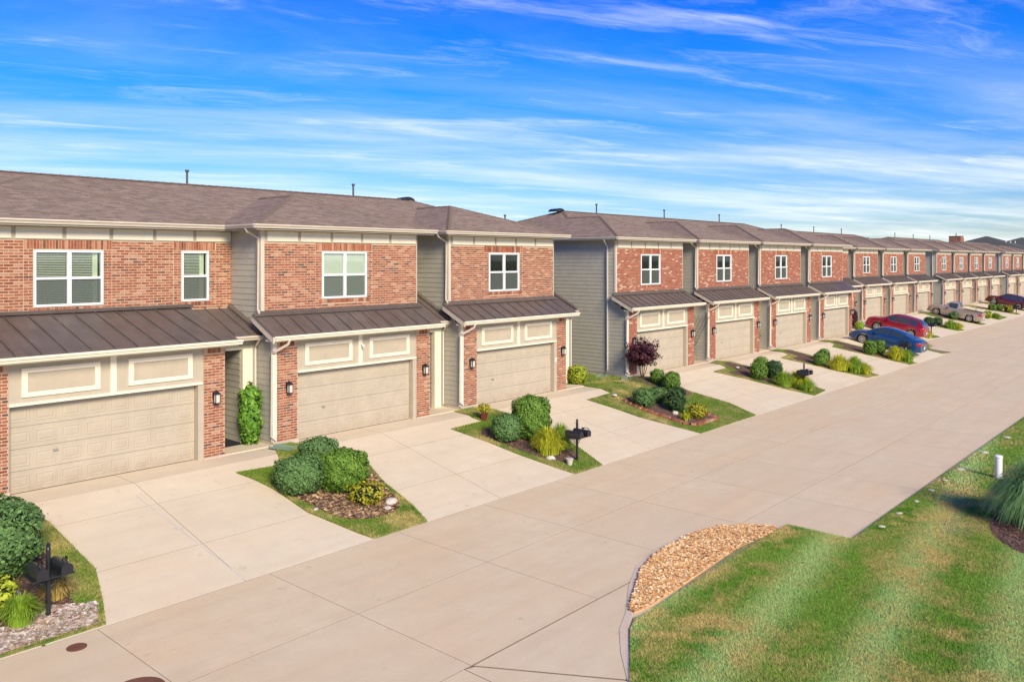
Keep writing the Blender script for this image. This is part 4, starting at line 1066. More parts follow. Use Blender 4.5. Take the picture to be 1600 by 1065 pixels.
def tuft(name, loc, r, h, n, mat, label, w=.008, group=None, cat='ornamental grass', seg=5, up=.35):
    SEED[0] += 1; rng = np.random.RandomState(SEED[0]); x, y = loc
    if name == 'grass_tuft': r *= 1.2; h *= 1.15; n = int(n * 2.6); w *= 1.5; up = .6
    t = thing(name, (x, y, zt(x, y) + .03), label, cat, group)
    vs = []; cs = []; fs = []
    for i in range(n):
        a = rng.rand() * 6.283; rr = r * (.15 + .85 * rng.rand() ** .7); hh = h * (.55 + .5 * rng.rand()) * (1.12 - .45 * (rr / r) ** 2); b0 = rr * (.15 + .45 * rng.rand()); ww = w * (.6 + .8 * rng.rand())
        ca, sa = math.cos(a), math.sin(a); col = rng.rand(); i0 = len(vs)
        for k in range(seg + 1):
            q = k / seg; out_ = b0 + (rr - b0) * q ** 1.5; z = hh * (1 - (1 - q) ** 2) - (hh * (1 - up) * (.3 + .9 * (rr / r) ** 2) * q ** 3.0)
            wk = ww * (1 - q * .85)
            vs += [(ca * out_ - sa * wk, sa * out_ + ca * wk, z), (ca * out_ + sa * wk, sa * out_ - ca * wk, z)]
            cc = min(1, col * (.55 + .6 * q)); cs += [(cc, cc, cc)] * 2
        for k in range(seg): j = i0 + 2 * k; fs.append((j, j + 1, j + 3, j + 2))
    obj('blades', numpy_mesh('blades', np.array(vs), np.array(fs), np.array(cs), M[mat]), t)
    obj('crown', MB().tube([(0, 0, -.03), (0, 0, .05)], [r * .12, r * .06], 8).mesh('crown', M['core']), t)
    return t
def rock(loc, s, label, flat=.5, name='rock'):
    SEED[0] += 1; rng = random.Random(SEED[0]); bm = bmesh.new(); bmesh.ops.create_icosphere(bm, subdivisions=2, radius=1)
    for v in bm.verts: v.co *= 1 + rng.uniform(-.14, .14); v.co.z *= flat
    me = bpy.data.meshes.new(name); bm.to_mesh(me); bm.free(); me.materials.append(M['white_stone'])
    o = obj(name, me); x, y = loc; o.location = (x, y, zt(x, y) + .05 + s * flat * .3); o.scale = (s, s * .7, s); o.rotation_euler = (0, 0, rng.uniform(0, 3))
    return tag(o, label, 'rock')

# nearest island
shrub('clipped_shrub', (5.4, 18.95), 1.12, 1.05, 1.52, 'holly_green', 'big rounded clipped shrub at the photo\'s left edge behind the two mailboxes', n=13000, size=.042, shape=2.9, lump=.05)
shrub('leafy_bush', (5.25, 17.65), .40, .40, .62, 'lime', 'yellow-green leafy bush left of the double mailbox post', n=900, size=.05, fill=.5, lump=.15, shape=2.1)
tuft('grass_tuft', (5.45, 17.05), .42, .50, 260, 'g_green', 'green grass tuft at the foot of the nearest mailbox post')
tuft('grass_tuft', (6.25, 17.55), .38, .42, 220, 'g_dry', 'yellowed grass tuft just right of the nearest mailbox post')
rock((5.62, 17.95), .17, 'white rock beside the yellow-green bush at lower left')
rock((6.45, 18.3), .09, 'small pale stone near the edge of the lower left bed')
# island before the second house
shrub('clipped_shrub', (12.98, 19.2), .68, .66, .98, 'holly_green', 'blue-green flat-topped clipped shrub, left of the pair before the second drive', n=9000, size=.034, shape=3.4, lump=.045)
shrub('clipped_shrub', (14.25, 20.1), .62, .6, .95, 'holly_green', 'clipped shrub half hidden behind the two round ones before the second house', n=5000, size=.034, shape=3.2, lump=.045)
shrub('clipped_shrub', (14.1, 18.75), .74, .70, 1.14, 'box_green', 'dark round clipped shrub beside the yellow leafy bush', n=9500, size=.036, shape=3.0, lump=.045)
shrub('leafy_bush', (14.15, 17.75), .55, .50, .60, 'yellow_leaf', 'yellow-leaved bush in the straw-strewn bed', n=1500, size=.045, fill=.55, lump=.2, shape=2.1)
rock((14.75, 17.45), .22, 'larger white rock at the right of the straw bed')
rock((14.45, 17.25), .14, 'smaller white rock in the straw bed, left of the larger one', .35)
rock((12.75, 18.1), .09, 'pale stone on the left edge of the straw bed', .4)
shrub('climbing_bush', (13.98, 23.35), .33, .38, 1.82, 'vine', 'tall leafy climbing bush against the corner of the second house', 'bush', n=2400, size=.075, shape=3.2, fill=.45, lump=.12)
# island before the third house
shrub('clipped_shrub', (22.45, 18.95), .74, .72, 1.55, 'box_green', 'tall round dark green shrub before the third garage', n=13000, size=.036, shape=2.9, lump=.05)
shrub('clipped_shrub', (21.45, 19.2), .56, .54, .92, 'holly_green', 'low grey-green clipped shrub left of the tall round one', n=6000, size=.034, shape=3.2, lump=.045)
tuft('grass_tuft', (21.95, 17.75), .66, .82, 420, 'g_yellow', 'yellow-green arching grass, left clump of two by the single mailbox')
tuft('grass_tuft', (22.75, 17.85), .58, .78, 360, 'g_green', 'green arching grass, right clump nearest the single mailbox')
rock((21.6, 17.35), .16, 'pale stone left of the arching grasses')

def pot(loc, r, h, mat, label, plant=None):
    x, y = loc; z = zt(x, y) + .03
    t = thing('flower_pot', (x, y, z), label, 'flower pot')
    obj('pot', MB().tube([(0, 0, 0), (0, 0, h * .85), (0, 0, h * .86), (0, 0, h)], [r * .68, r * .95, r * 1.08, r * 1.1], 14).mesh('pot', M[mat], smooth=True), t)
    if plant:
        rng = np.random.RandomState(8); co, c = leaves(350, r * 1.7, r * 1.7, h * 1.3, .04, rng, 2.1, h * .8, .6)
        obj('flowers', numpy_mesh('flowers', co, np.arange(len(co)).reshape(-1, 4), c, M[plant]), t)
    return t
pot((22.15, 20.95), .15, .30, 'terracotta', 'dark red pot of yellow-orange flowers at the third house\'s left pier', 'yellow_leaf')
pot((21.85, 16.75), .12, .22, 'white_stone', 'small white empty pot at the foot of the single mailbox')
# wide island and grassy gap
shrub('clipped_shrub', (30.85, 23.2), .47, .45, .88, 'lime', 'yellow-green ball shrub at the right pier of the third house', n=2600, size=.035, shape=3.2, lump=.045)
shrub('clipped_shrub', (34.1, 20.9), .37, .37, .72, 'box_green', 'round ball shrub just right of the purple bush', n=2200, size=.032)
shrub('clipped_shrub', (33.75, 19.9), .43, .43, .95, 'box_green', 'taller ball shrub in front of the other ball, near the purple bush', n=2800, size=.034)
shrub('clipped_hedge', (30.25, 19.2), .50, .48, .80, 'holly_green', 'flat-topped clipped hedge block at the left of the brick-edged bed', 'hedge', n=3000, size=.032, shape=4)
shrub('clipped_hedge', (31.6, 19.35), .48, .42, .62, 'holly_green', 'low clipped hedge block behind, between its neighbour and the dark shrub', 'hedge', n=2200, size=.032, shape=4)
shrub('spiky_shrub', (31.15, 18.15), .50, .46, 1.12, 'dark_green', 'dark spiky shrub in the middle of the brick-edged bed', n=2600, size=.06, fill=.35, lump=.12, shape=2.1, asp=.3)
tuft('spiky_plant', (30.55, 17.35), .34, .50, 110, 'g_yellow', 'pale striped spiky plant in the brick-edged bed', w=.014, cat='plant')
shrub('leafy_bush', (31.35, 17.25), .46, .42, .66, 'yellow_leaf', 'olive-yellow bush at the right end of the brick-edged bed', n=1800, size=.04, fill=.3, lump=.1, shape=2.2)
shrub('purple_bush', (34.45, 21.95), 1.05, .75, 1.30, 'purple', 'purple-leaved open bush on several bare stems beside the grey flank', 'bush', n=6500, size=.05, trunk=.55, fill=.75, lump=.22, shape=2.1)
def ground_light(loc, label):
    x, y = loc; t = thing('garden_light', (x, y, zt(x, y) + .03), label, 'garden light')
    obj('stake', MB().tube([(0, 0, -.02), (0, 0, .10)], .02, 6).mesh('stake', M['dark_steel']), t)
    obj('lamp_cap', MB().tube([(0, 0, .10), (0, 0, .13), (0, 0, .15)], [.10, .10, .04], 12).mesh('lamp_cap', M['white_vinyl'], smooth=True), t)
ground_light((29.96, 20.49), 'small round white garden light left of the brick-edged bed')
ground_light((41.9, 20.6), 'small round white garden light behind the boxwood balls before the smudged door')
rock((30.82, 18.0), .13, 'white stone in front of the dark spiky shrub', .8)
def splash(loc, rz, label, l=.75):
    x, y = loc; t = thing('splash_block', (x, y, zt(x, y) + .035), label, 'splash block', rz=rz)
    obj('tray', MB().hexa([(-l / 2, -.16, 0), (l / 2, -.22, 0), (l / 2, .22, 0), (-l / 2, .16, 0), (-l / 2, -.16, .03), (l / 2, -.22, .02), (l / 2, .22, .02), (-l / 2, .16, .03)]).mesh('tray', M['green_plastic']), t)
    for s_ in (-1, 1): obj('rim', MB().hexa([(-l / 2, s_ * .16 - .02, .03), (l / 2, s_ * .22 - .02, .02), (l / 2, s_ * .22 + .02, .02), (-l / 2, s_ * .16 + .02, .03), (-l / 2, s_ * .16 - .02, .08), (l / 2, s_ * .22 - .02, .05), (l / 2, s_ * .22 + .02, .05), (-l / 2, s_ * .16 + .02, .08)]).mesh('rim', M['green_plastic']), t)
splash((14.28, 22.0), R(-70), 'pale green splash block under the second house\'s downspout')
splash((33.55, 23.7), R(200), 'green splash block under the tall downspout on the grey flank')
splash((33.6, 22.35), R(215), 'green splash block left of the purple bush')
for x, y, lab in ((13.35, 24.1, 'dark doormat in the shaded entry of the leftmost house'),):
    t = obj('doormat', MB().box(-.55, .55, -.65, .65, 0, .018).mesh('doormat', M['mat'])); t.location = (x, y, .032); tag(t, lab, 'doormat')
# farther islands
G2 = 'clipped ball shrubs on the islands up the street'; GG = 'yellow-green grasses on the islands up the street'
shrub('clipped_shrub', (41.3, 19.1), .50, .50, 1.0, 'box_green', 'left of three boxwood balls before the smudged garage door', n=2200, size=.038, group=G2)
shrub('clipped_shrub', (42.9, 19.7), .46, .46, .9, 'box_green', 'rear of three boxwood balls before the smudged garage door', n=1600, size=.038, group=G2)
shrub('clipped_shrub', (42.5, 18.8), .50, .50, 1.0, 'dark_green', 'right, darkest of three boxwood balls before the smudged garage door', n=2200, size=.038, group=G2)
tuft('grass_tuft', (41.6, 17.85), .65, .72, 300, 'g_green', 'grass clump left of the mailbox by the three boxwood balls', w=.012, group=GG)
tuft('grass_tuft', (42.35, 17.45), .75, .80, 320, 'g_yellow', 'yellowish grass clump behind the mailbox by the three boxwood balls', w=.012, group=GG)
tuft('grass_tuft', (42.2, 16.95), .6, .62, 240, 'g_green', 'low grass clump round the mailbox by the three boxwood balls', w=.012, group=GG)
shrub('clipped_shrub', (49.3, 18.9), .46, .46, .85, 'box_green', 'boxwood ball left of a pair on the island with long grass', n=1600, size=.04, group=G2)
shrub('clipped_shrub', (50.6, 19.2), .42, .42, .85, 'box_green', 'boxwood ball right and half hidden, on the island with long grass', n=1200, size=.04, group=G2)
tuft('grass_tuft', (49.7, 17.95), .75, .85, 300, 'g_yellow', 'left clump of the long grass on the island without a mailbox', w=.014, group=GG)
tuft('grass_tuft', (50.4, 17.3), .75, .85, 300, 'g_green', 'middle clump of the long grass on the island without a mailbox', w=.014, group=GG)
tuft('grass_tuft', (50.8, 16.85), .6, .6, 240, 'g_yellow', 'right clump of the long grass on the island without a mailbox', w=.014, group=GG)
shrub('clipped_shrub', (57.55, 18.75), .46, .46, .98, 'box_green', 'boxy shrub, left of the pair in front of the blue sedan', n=1400, size=.042, shape=3.6, group=G2)
shrub('clipped_shrub', (58.75, 18.5), .46, .46, 1.0, 'box_green', 'round shrub, right of the pair in front of the blue sedan', n=1400, size=.042, group=G2)
tuft('grass_tuft', (58.35, 17.35), .7, .85, 240, 'g_yellow', 'yellow grass in front of the blue sedan, left of the mailbox', w=.016, group=GG)
tuft('grass_tuft', (58.9, 16.8), .65, .75, 220, 'g_green', 'green grass in front of the blue sedan\'s rear wheel', w=.016, group=GG)
shrub('purple_bush', (73.2, 25.2), .45, .4, 1.6, 'purple', 'narrow dark purple shrub right of the house with the blue sedan', 'bush', n=1200, size=.06, fill=.4, shape=2.2)
shrub('clipped_shrub', (72.6, 24.5), .5, .4, .7, 'g_green', 'bright green low bush under the narrow purple shrub', n=900, size=.06, fill=.3, group=G2)
for args in (((87.0, 22.8), .52, .5, .8, 'dark_green', 'left mushroom-shaped hedge behind the red car\'s tail'), ((88.5, 22.4), .5, .5, .78, 'dark_green', 'right mushroom-shaped hedge behind the red car\'s tail'),
             ((96.6, 22.9), .68, .5, .85, 'holly_green', 'broad low hedge in front of the tan pickup\'s door'), ((100.4, 22.7), .5, .5, .85, 'box_green', 'ball shrub in front of the tan pickup\'s bed'),
             ((105.4, 21.5), .55, .5, .85, 'lime', 'yellow-green ball shrub right of the tan pickup'), ((115.8, 23.1), .5, .5, .8, 'box_green', 'left ball shrub under the maroon SUV\'s front wheel'),
             ((117.8, 22.7), .5, .5, .8, 'box_green', 'right ball shrub under the maroon SUV\'s door'), ((118.0, 21.7), .8, .6, .9, 'yellow_leaf', 'yellow bush in front of the maroon SUV'), ((127.6, 22.0), .6, .5, .8, 'box_green', 'green shrub at the photo\'s right edge below the maroon SUV')):
    shrub('clipped_shrub', *args[:5], args[5], n=700, size=.06, shape=2.8, group=G2)
for args in (((78.3, 20.6), .5, .65, 'g_yellow', 'small grass clump behind the blue sedan\'s tail'), ((88.3, 21.2), .8, .8, 'g_green', 'left grass clump between the red car and the tan pickup'), ((89.2, 20.8), .7, .6, 'g_yellow', 'right grass clump between the red car and the tan pickup'),
             ((98.6, 21.3), .9, .7, 'g_green', 'grass below the tan pickup\'s bed'), ((107.8, 21.2), .8, .55, 'g_green', 'grass right of the yellow-green ball beyond the pickup'), ((67.4, 18.2), .9, .55, 'g_green', 'low ground grass between the blue sedan and the wider street')):
    tuft('grass_tuft', args[0], args[1], args[2], 160, args[3], args[4], w=.022, group=GG)
shrub('tall_shrub', (42.1, 23.75), .42, .38, 1.35, 'dark_green', 'tall dark shrub in the gap right of the purple bush\'s house', n=1600, size=.05, fill=.3, group=None)
t = thing('trellis', (42.24, 23.9, .9), 'dark lattice trellis on the grey wall above the tall dark shrub', 'trellis')
for k in range(6):
    for sgn in (-1, 1):
        y0 = -.55 + k * .22; obj('lattice_bar', MB().tube([(-.04 - .02 * (sgn > 0), y0 if sgn > 0 else y0, 0), (-.04 - .02 * (sgn > 0), y0 + sgn * .9, 1.7)], .016, 4).mesh('lattice_bar', M['dark_steel']), t)
shrub('topiary', (50.1, 23.4), .32, .30, .75, 'box_green', 'topiary ball on a stem in the entry gap beside the dark-windowed house', n=900, size=.04, trunk=.6)
tuft('fountain_grass', (25.5, 3.95), 1.6, 1.95, 2400, 'g_blue', 'large fountain grass at the photo\'s right edge beside the white stand pipe', w=.016, seg=8, up=.30)
t = thing('utility_post', (29.91, 5.79, ROADZ + .03), 'short white utility post standing in the lawn at the right', 'post')
obj('post', MB().tube([(0, 0, -.05), (0, 0, .66)], .11, 16).mesh('post', M['white_vinyl'], smooth=True), t)
obj('post_cap', MB().tube([(0, 0, .66), (0, 0, .70), (0, 0, .73)], [.125, .125, .09], 16).mesh('post_cap', M['white_vinyl'], smooth=True), t)
SP = [(22.4, 7.0), (23.9, 7.0), (25.4, 6.98), (26.9, 6.98), (28.4, 6.97), (30.2, 6.95), (33.4, 6.9), (36.8, 6.85)]
for i, (x, y) in enumerate(SP):
    o = rock((x, y), .10 if i < 5 else .16, ['stone set in the grass by the road edge, nearest of the line', 'second nearest stone of the line along the road edge', 'third stone of the line along the road edge', 'fourth stone of the line along the road edge', 'fifth stone of the line along the road edge', 'sixth stone of the line, left of the white post', 'large pale flat stone by the road edge, above the white post', 'farthest pale stone of the line along the road edge'][i], .25)
    o['group'] = 'stones along the lawn\'s road edge'

# ------------------------------------------------------------------ mailboxes
def mail_unit(loc, label, rz, n=2):
    x, y = loc; t = thing('mailbox_stand', (x, y, zt(x, y) + .03), label, 'mailbox', 'black mailboxes on posts between the driveways', rz)
    obj('post', MB().tube([(0, 0, -.1), (0, 0, 1.28)], .042, 10).mesh('post', M['black'], smooth=True), t)
    obj('finial', MB().tube([(0, 0, 1.28), (0, 0, 1.32), (0, 0, 1.36), (0, 0, 1.41)], [.05, .03, .045, .005], 10).mesh('finial', M['black'], smooth=True), t)
    ar = MB(); ar.box(-.33, .33, -.26, .22, 1.0, 1.03)
    obj('shelf', ar.mesh('shelf', M['black']), t)
    sc = MB()
    for sgn in (-1, 1):
        sc.tube([(0, 0, .74), (sgn * .10, 0, .80), (sgn * .17, 0, .90), (sgn * .26, 0, .99)], .012, 5)
        sc.tube([(sgn * .08 + .045 * math.cos(a), 0, .92 + .045 * math.sin(a)) for a in [k * .7 for k in range(9)]], .009, 4)
    obj('scroll_bracket', sc.mesh('scroll_bracket', M['black']), t)
    for k in range(n):
        cx = (-.19, .19)[k] if n == 2 else 0
        mb = MB(); pr = [(-.09, 1.031), (.09, 1.031), (.09, 1.15)] + [(.09 * math.cos(a), 1.15 + .085 * math.sin(a)) for a in [math.pi * q / 8 for q in range(1, 8)]] + [(-.09, 1.15)]
        A = [(cx + px_, -.30, z) for px_, z in pr]; B = [(cx + px_, .24, z) for px_, z in pr]
        for i in range(len(pr)): mb.quad([A[i], A[(i + 1) % len(pr)], B[(i + 1) % len(pr)], B[i]])
        mb.quad(A); mb.quad(B[::-1]); bx = obj('mailbox', mb.mesh('mailbox', M['black'], merge=True), t)
        dm = MB(); pr2 = [(cx + (a - 0) * 1.06, z) for a, z in pr]; A = [(p, -.315, 1.02 + (z - 1.031) * 1.05) for p, z in pr2]; B = [(p, -.301, 1.02 + (z - 1.031) * 1.05) for p, z in pr2]
        for i in range(len(pr)): dm.quad([A[i], A[(i + 1) % len(pr)], B[(i + 1) % len(pr)], B[i]])
        dm.quad(A); dm.quad(B[::-1]); obj('box_door', dm.mesh('box_door', M['black'], merge=True), bx)
        hd = MB(); hd.tube([(cx, -.20 + .11 * math.cos(a), 1.235 + .07 * math.sin(a)) for a in [math.pi * q / 6 for q in range(7)]], .012, 5)
        obj('scroll_ornament', hd.mesh('scroll_ornament', M['black']), bx)
        obj('flag', MB().box(cx + .092, cx + .098, .02, .04, 1.10, 1.27).box(cx + .092, cx + .098, -.06, .04, 1.22, 1.27).mesh('flag', M['black']), bx)
    for c_ in t.children:
        if c_.name.split('.')[0] in ('shelf', 'scroll_bracket', 'mailbox'): c_.location.z = -.20; c_.scale = (1.12, 1.12, 1.0)
    return t
mail_unit((5.92, 16.99), 'black double mailbox on a post at lower left, among pebbles', 0)
m0 = mail_unit((22.42, 16.87), 'black double mailbox on a post before the third house, white pot at its foot', 0)
for x, y, lab in ((42.12, 17.01, 'black mailbox on a post beside the three boxwood balls'), (59.86, 17.22, 'black mailbox on a post in front of the blue sedan\'s rear wheel'),
                  (80.29, 20.83, 'black mailbox on a post right behind the red car'), (99.18, 21.32, 'black mailbox on a post at the tan pickup\'s tailgate'), (117.9, 20.9, 'farthest black mailbox on a post, below the maroon SUV')):
    dup(m0, (x, y, zt(x, y) + .03), lab, rz=0)

# manholes and small covers in the concrete
def manhole(x, y, r, label):
    t = thing('manhole_cover', (x, y, ROADZ + .003), label, 'manhole')
    obj('rim', MB().tube([(0, 0, -.02), (0, 0, .004)], r, 28).mesh('rim', M['rust']), t)
    obj('lid', MB().tube([(0, 0, .0041), (0, 0, .010)], r * .88, 28).mesh('lid', M['rust']), t)
manhole(6.02, 13.42, .42, 'round rusty manhole cover at the bottom edge of the photo')
manhole(5.95, 15.72, .17, 'small rusty cover in the road near the lower left corner')

# ------------------------------------------------------------------ cars (local +x towards the nose)
def lerp(tab, x):
    for (a, va), (b_, vb) in zip(tab, tab[1:]):
        if x <= b_: k = (x - a) / (b_ - a) if b_ > a else 0; k = max(0, min(1, k)); return va + (vb - va) * k
    return tab[-1][1]
def smoothtab(tab, x):
    n = len(tab)
    if x <= tab[0][0]: return tab[0][1]
    if x >= tab[-1][0]: return tab[-1][1]
    i = max(k for k in range(n - 1) if tab[k][0] <= x)
    p0 = tab[max(i - 1, 0)]; p1 = tab[i]; p2 = tab[i + 1]; p3 = tab[min(i + 2, n - 1)]
    m1 = (p2[1] - p0[1]) / (p2[0] - p0[0] + 1e-9); m2 = (p3[1] - p1[1]) / (p3[0] - p1[0] + 1e-9)
    h = p2[0] - p1[0]; t = (x - p1[0]) / h
    return (2 * t ** 3 - 3 * t ** 2 + 1) * p1[1] + (t ** 3 - 2 * t ** 2 + t) * h * m1 + (-2 * t ** 3 + 3 * t ** 2) * p2[1] + (t ** 3 - t ** 2) * h * m2
def car(loc, rz, pitch, paintm, label, L_, W_, deck, green, wheels, wr, glass_side, cat='car', bed=None, name='parked_car', trim=True):
    """deck: (x,z) outline of bonnet/belt/boot; green: (x,z) roof outline from windscreen foot to rear window foot"""
    t = thing(name, loc, label, cat, 'cars parked on the driveways', rz); t.rotation_euler = (0, pitch, rz)
    hw = W_ / 2; x0, x1 = -L_ / 2, L_ / 2; n = 72; rings = []
    for i in range(n + 1):
        x = x0 + (x1 - x0) * i / n; zt_ = smoothtab(deck, x)
        e = min((x - x0), (x1 - x)); w = hw * (1 - .16 * max(0, 1 - e / .7) ** 2.2)
        zb = .20 + .12 * max(0, 1 - e / .5) ** 2
        for wx in wheels:
            d = abs(x - wx); rr = wr + .065
            if d < rr: zb = max(zb, wr + math.sqrt(rr * rr - d * d))
        zb = min(zb, zt_ - .12)
        z1_ = zb + (zt_ - zb) * .55
        half = [(0, zb), (w * .80, zb), (w * .965, zb + .02), (w, z1_), (w * .985, zt_ - .14 * (zt_ - zb)), (w * .93, zt_ - .025), (w * .80, zt_ + .015), (w * .4, zt_ + .035), (0, zt_ + .04)]
        rings.append([(x, y, z) for y, z in half] + [(x, -y, z) for y, z in half[-2:0:-1]])
    mb = MB(); m = len(rings[0])
    for a, b_ in zip(rings, rings[1:]):
        for k in range(m): mb.quad([a[k], b_[k], b_[(k + 1) % m], a[(k + 1) % m]])
    mb.quad(rings[0]); mb.quad(rings[-1][::-1])
    body = obj('body', mb.mesh('body', M[paintm], smooth=True), t)
    # greenhouse
    gx0, gx1 = green[0][0], green[-1][0]; gr = []
    ng = 30
    for i in range(ng + 1):
        x = gx0 + (gx1 - gx0) * i / ng; zr = smoothtab(green, x); zd = smoothtab(deck, x) - .02
        hgt = max(zr - zd, .01); wb = hw * .91; wt = wb - .22 * min(1, hgt / .5) * .9
        gr.append([(x, -wb, zd), (x, -wt, zd + hgt * .90), (x, -wt * .82, zr), (x, 0, zr + .03 * min(1, hgt / .3)), (x, wt * .82, zr), (x, wt, zd + hgt * .90), (x, wb, zd)])
    gm = MB()
    for a, b_ in zip(gr, gr[1:]):
        for k in range(6): gm.quad([a[k], b_[k], b_[k + 1], a[k + 1]])
    obj('roof', gm.mesh('roof', M[paintm], smooth=True), t)
    def gpt(x, s, k, o=.012):                                     # point on the greenhouse side, k 0..1 up
        zr = smoothtab(green, x); zd = smoothtab(deck, x) - .02; hgt = max(zr - zd, .01); wb = hw * .91; wt = wb - .22 * min(1, hgt / .5) * .9
        return (x, s * (wb + (wt - wb) * k + o), zd + hgt * .90 * k + .004)
    for s in (-1, 1):
        for (a, b_) in glass_side:
            q = MB(); nn = 8
            for i in range(nn):
                xa, xb = a + (b_ - a) * i / nn, a + (b_ - a) * (i + 1) / nn
                P = [gpt(xa, s, .12), gpt(xb, s, .12), gpt(xb, s, .93), gpt(xa, s, .93)]
                q.quad(P if s < 0 else P[::-1])
            obj('side_window', q.mesh('side_window', M['car_glass']), t)
        if trim:
            q = MB(); a, b_ = glass_side[0][0] - .05, glass_side[-1][1] + .05; nn = 14
            for i in range(nn):
                xa, xb = a + (b_ - a) * i / nn, a + (b_ - a) * (i + 1) / nn
                P = [gpt(xa, s, .02, .018), gpt(xb, s, .02, .018), gpt(xb, s, .10, .018), gpt(xa, s, .10, .018)]; q.quad(P if s < 0 else P[::-1])
            obj('window_trim', q.mesh('window_trim', M['chrome']), t)
        for dx in (glass_side[0][0] + .10, glass_side[-1][0] + .10)[: 2 if len(glass_side) > 1 else 1]:
            zh = smoothtab(deck, dx) - .13; obj('door_handle', MB().box(dx, dx + .16, s * hw * .985 - .015, s * hw * .985 + .025, zh, zh + .03).mesh('door_handle', M[paintm]), t)
        mx = glass_side[-1][1] - .05; mz = smoothtab(deck, mx) + .02
        obj('wing_mirror', MB().box(mx - .08, mx + .06, s * hw * .93 - .02 + s * .04, s * hw * .93 + s * .20, mz, mz + .13).mesh('wing_mirror', M[paintm]), t)
    def screen(xa, xb, name):
        q = MB(); nn = 6
        for i in range(nn):
            u, v_ = xa + (xb - xa) * i / nn, xa + (xb - xa) * (i + 1) / nn; rw = []
            for x in (u, v_):
                zr = smoothtab(green, x); zd = smoothtab(deck, x) - .02; hgt = max(zr - zd, .01); wt = (hw * .91 - .22 * min(1, hgt / .5) * .9) * .80
                rw.append(((x, -wt, zr + .012), (x, 0, zr + .03 * min(1, hgt / .3) + .012), (x, wt, zr + .012)))
            for k in range(2): q.quad([rw[0][k], rw[1][k], rw[1][k + 1], rw[0][k + 1]])
        obj(name, q.mesh(name, M['car_glass']), t)
    screen(gx1 - .06, gx1 - (gx1 - glass_side[-1][1]) - .0, 'windscreen'); screen(gx0 + .06, glass_side[0][0] + .0, 'rear_window')
    for dx in [g[0] - .04 for g in glass_side] + [glass_side[-1][1] + .10]:
        for s in (-1, 1):
            zt_ = smoothtab(deck, dx); zb = .22; z1_ = zb + (zt_ - zb) * .55
            obj('door_seam', MB().tube([(dx, s * (hw * .968), zb + .08), (dx, s * (hw + .0), z1_), (dx, s * hw * .985, zt_ - .14 * (zt_ - zb)), (dx, s * hw * .93, zt_ - .025)], .007, 4).mesh('door_seam', M['rubber']), t)
    zl = smoothtab(deck, x1 - .15) - .16; zr_ = smoothtab(deck, x0 + .1) - .14
    for s in (-1, 1):
        obj('headlight', MB().hexa([(x1 - .45, s * hw * .93 - .02, zl - .05), (x1 - .08, s * hw * .62, zl - .06), (x1 - .04, s * hw * .60, zl + .0), (x1 - .42, s * hw * .95, zl), (x1 - .50, s * hw * .93 - .02, zl + .11), (x1 - .14, s * hw * .62, zl + .09), (x1 - .10, s * hw * .60, zl + .08), (x1 - .46, s * hw * .95, zl + .10)]).mesh('headlight', M['lamp_clear']), t)
        obj('tail_light', MB().hexa([(x0 - .015, s * hw * .52, zr_ - .10), (x0 - .015, s * hw * .84, zr_ - .12), (x0 + .28, s * hw * .995, zr_ - .10), (x0 + .28, s * hw * .90, zr_ - .10), (x0 + .0, s * hw * .52, zr_ + .06), (x0 + .0, s * hw * .84, zr_ + .07), (x0 + .30, s * hw * .985, zr_ + .06), (x0 + .30, s * hw * .9, zr_ + .06)]).mesh('tail_light', M['lamp_red']), t)
    obj('bumper', MB().box(x0 - .04, x0 + .05, -hw * .80, hw * .80, .30, .50).mesh('bumper', M[paintm if bed is None else 'chrome']), t)
    obj('bumper', MB().box(x1 - .05, x1 + .03, -hw * .78, hw * .78, .28, .46).mesh('bumper', M[paintm if bed is None else 'chrome']), t)
    obj('number_plate', MB().box(x0 - .052, x0 - .042, -.16, .16, .52, .66).mesh('number_plate', M['white_vinyl']), t)
    obj('grille', MB().box(x1 + .0, x1 + .035, -.38, .38, .48, .62).mesh('grille', M['rubber']), t)
    for wx in wheels:
        for s in (-1, 1):
            y0, y1 = s * (hw - .23), s * (hw + .005)
            ty = obj('wheel', MB().tube([(wx, y0, wr), (wx, y0 + (y1 - y0) * .1, wr), (wx, y0 + (y1 - y0) * .9, wr), (wx, y1, wr)], [wr * .93, wr, wr, wr * .93], 28).mesh('wheel', M['rubber'], smooth=True), t)
            rm = MB(); rm.tube([(wx, y1 - s * .02, wr), (wx, y1 + s * .004, wr)], wr * .20, 14)
            for k in range(10):
                a = 6.283 * k / 10; c, s_ = math.cos(a), math.sin(a); r0, r1 = wr * .15, wr * .66; b2 = .022
                yy0, yy1 = sorted((y1 + s * .001, y1 + s * .012))
                rm.hexa([(wx + c * r0 - s_ * b2, yy0, wr + s_ * r0 + c * b2), (wx + c * r0 + s_ * b2, yy0, wr + s_ * r0 - c * b2), (wx + c * r1 + s_ * b2, yy0, wr + s_ * r1 - c * b2), (wx + c * r1 - s_ * b2, yy0, wr + s_ * r1 + c * b2),
                         (wx + c * r0 - s_ * b2, yy1, wr + s_ * r0 + c * b2), (wx + c * r0 + s_ * b2, yy1, wr + s_ * r0 - c * b2), (wx + c * r1 + s_ * b2, yy1, wr + s_ * r1 - c * b2), (wx + c * r1 - s_ * b2, yy1, wr + s_ * r1 + c * b2)])
            for k in range(24):
                a, a2 = 6.283 * k / 24, 6.283 * (k + 1) / 24; yy = y1 + s * .008
                P = [(wx + math.cos(q) * r_, yy, wr + math.sin(q) * r_) for q, r_ in ((a, wr * .62), (a2, wr * .62), (a2, wr * .73), (a, wr * .73))]; rm.quad(P)
            obj('rim', rm.mesh('rim', M['alloy']), ty)
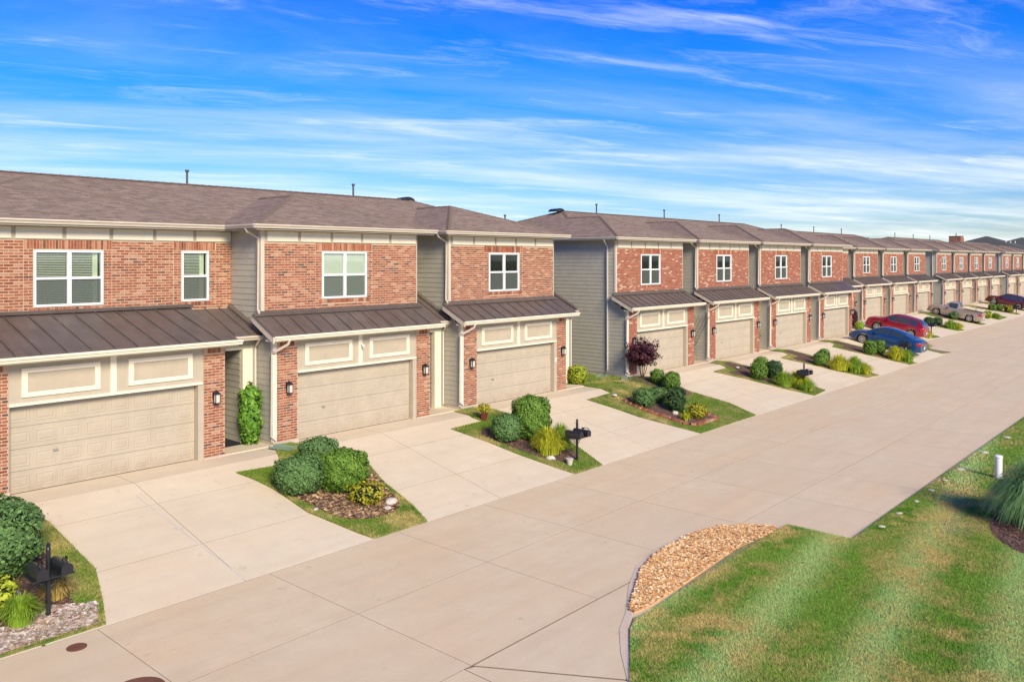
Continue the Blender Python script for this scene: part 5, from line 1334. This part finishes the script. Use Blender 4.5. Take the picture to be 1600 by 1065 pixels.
    if bed:
        b0, b1, zb = bed; q = MB()
        q.box(b0 + .06, b1 - .03, -hw + .14, hw - .14, zb + .045, zb + .052); obj('bed_liner', q.mesh('bed_liner', M['rubber']), t)
        for s in (-1, 1): obj('bed_rail', MB().box(b0 + .02, b1, s * (hw - .11) - .05, s * (hw - .11) + .05, zb + .0, zb + .13).mesh('bed_rail', M[paintm]), t)
        obj('tailgate', MB().box(b0 - .0, b0 + .06, -hw + .1, hw - .1, zb - .3, zb + .13).mesh('tailgate', M[paintm]), t)
    return t
PT = math.atan(1.16 / 5.4) * .88
sedan_deck = [(-2.45, .82), (-2.38, 1.00), (-1.9, 1.05), (-1.3, 1.02), (0, .96), (1.0, .94), (1.6, .88), (2.15, .76), (2.40, .62), (2.45, .48)]
sedan_green = [(-2.0, 1.02), (-1.6, 1.16), (-1.0, 1.36), (-.3, 1.45), (.3, 1.42), (.8, 1.24), (1.25, .95)]
car((62.25, 19.15, zt(62, 19.15) + .02), R(90), -PT, 'blue', 'dark blue sedan parked nose to the garage on a sloping drive', 4.9, 1.85, sedan_deck, sedan_green, (-1.40, 1.45), .335, [(-1.25, -.38), (-.30, .62)])
suv_deck = [(-2.35, .95), (-2.30, 1.08), (-1.7, 1.12), (0, 1.09), (1.0, 1.11), (1.7, 1.08), (2.15, 1.0), (2.34, .82), (2.38, .6)]
suv_green = [(-2.30, 1.08), (-2.12, 1.34), (-1.7, 1.60), (-.6, 1.70), (.2, 1.66), (.7, 1.42), (1.22, 1.06)]
car((75.9, 22.55, zt(75.5, 22.55) + .02), R(90), -PT, 'red', 'bright red SUV parked behind the blue sedan', 4.75, 1.9, suv_deck, suv_green, (-1.42, 1.38), .36, [(-1.75, -1.15), (-1.05, -.28), (-.20, .60)], 'SUV')
car((125.9, 23.4, zt(125, 23.4) + .02), R(90), -PT, 'maroon', 'dark maroon SUV near the photo\'s right edge', 5.0, 1.95, suv_deck, suv_green, (-1.45, 1.45), .38, [(-1.75, -1.15), (-1.05, -.28), (-.20, .60)], 'SUV')
pk_deck = [(-2.65, .98), (-2.6, 1.02), (-1.2, 1.02), (-.4, 1.03), (.6, 1.05), (1.3, 1.06), (2.2, 1.0), (2.55, .86), (2.65, .52)]
pk_green = [(-.48, 1.03), (-.42, 1.35), (-.30, 1.66), (.2, 1.70), (.6, 1.62), (1.25, 1.06)]
car((98.0, 23.1, zt(98, 23.1) + .04), R(90), -PT, 'tan', 'tan single-cab pickup truck parked nose to the garage', 5.3, 1.95, pk_deck, pk_green, (-1.55, 1.70), .37, [(-.22, .62)], 'pickup truck', bed=(-2.62, -.52, 1.02), name='pickup_truck', trim=False)
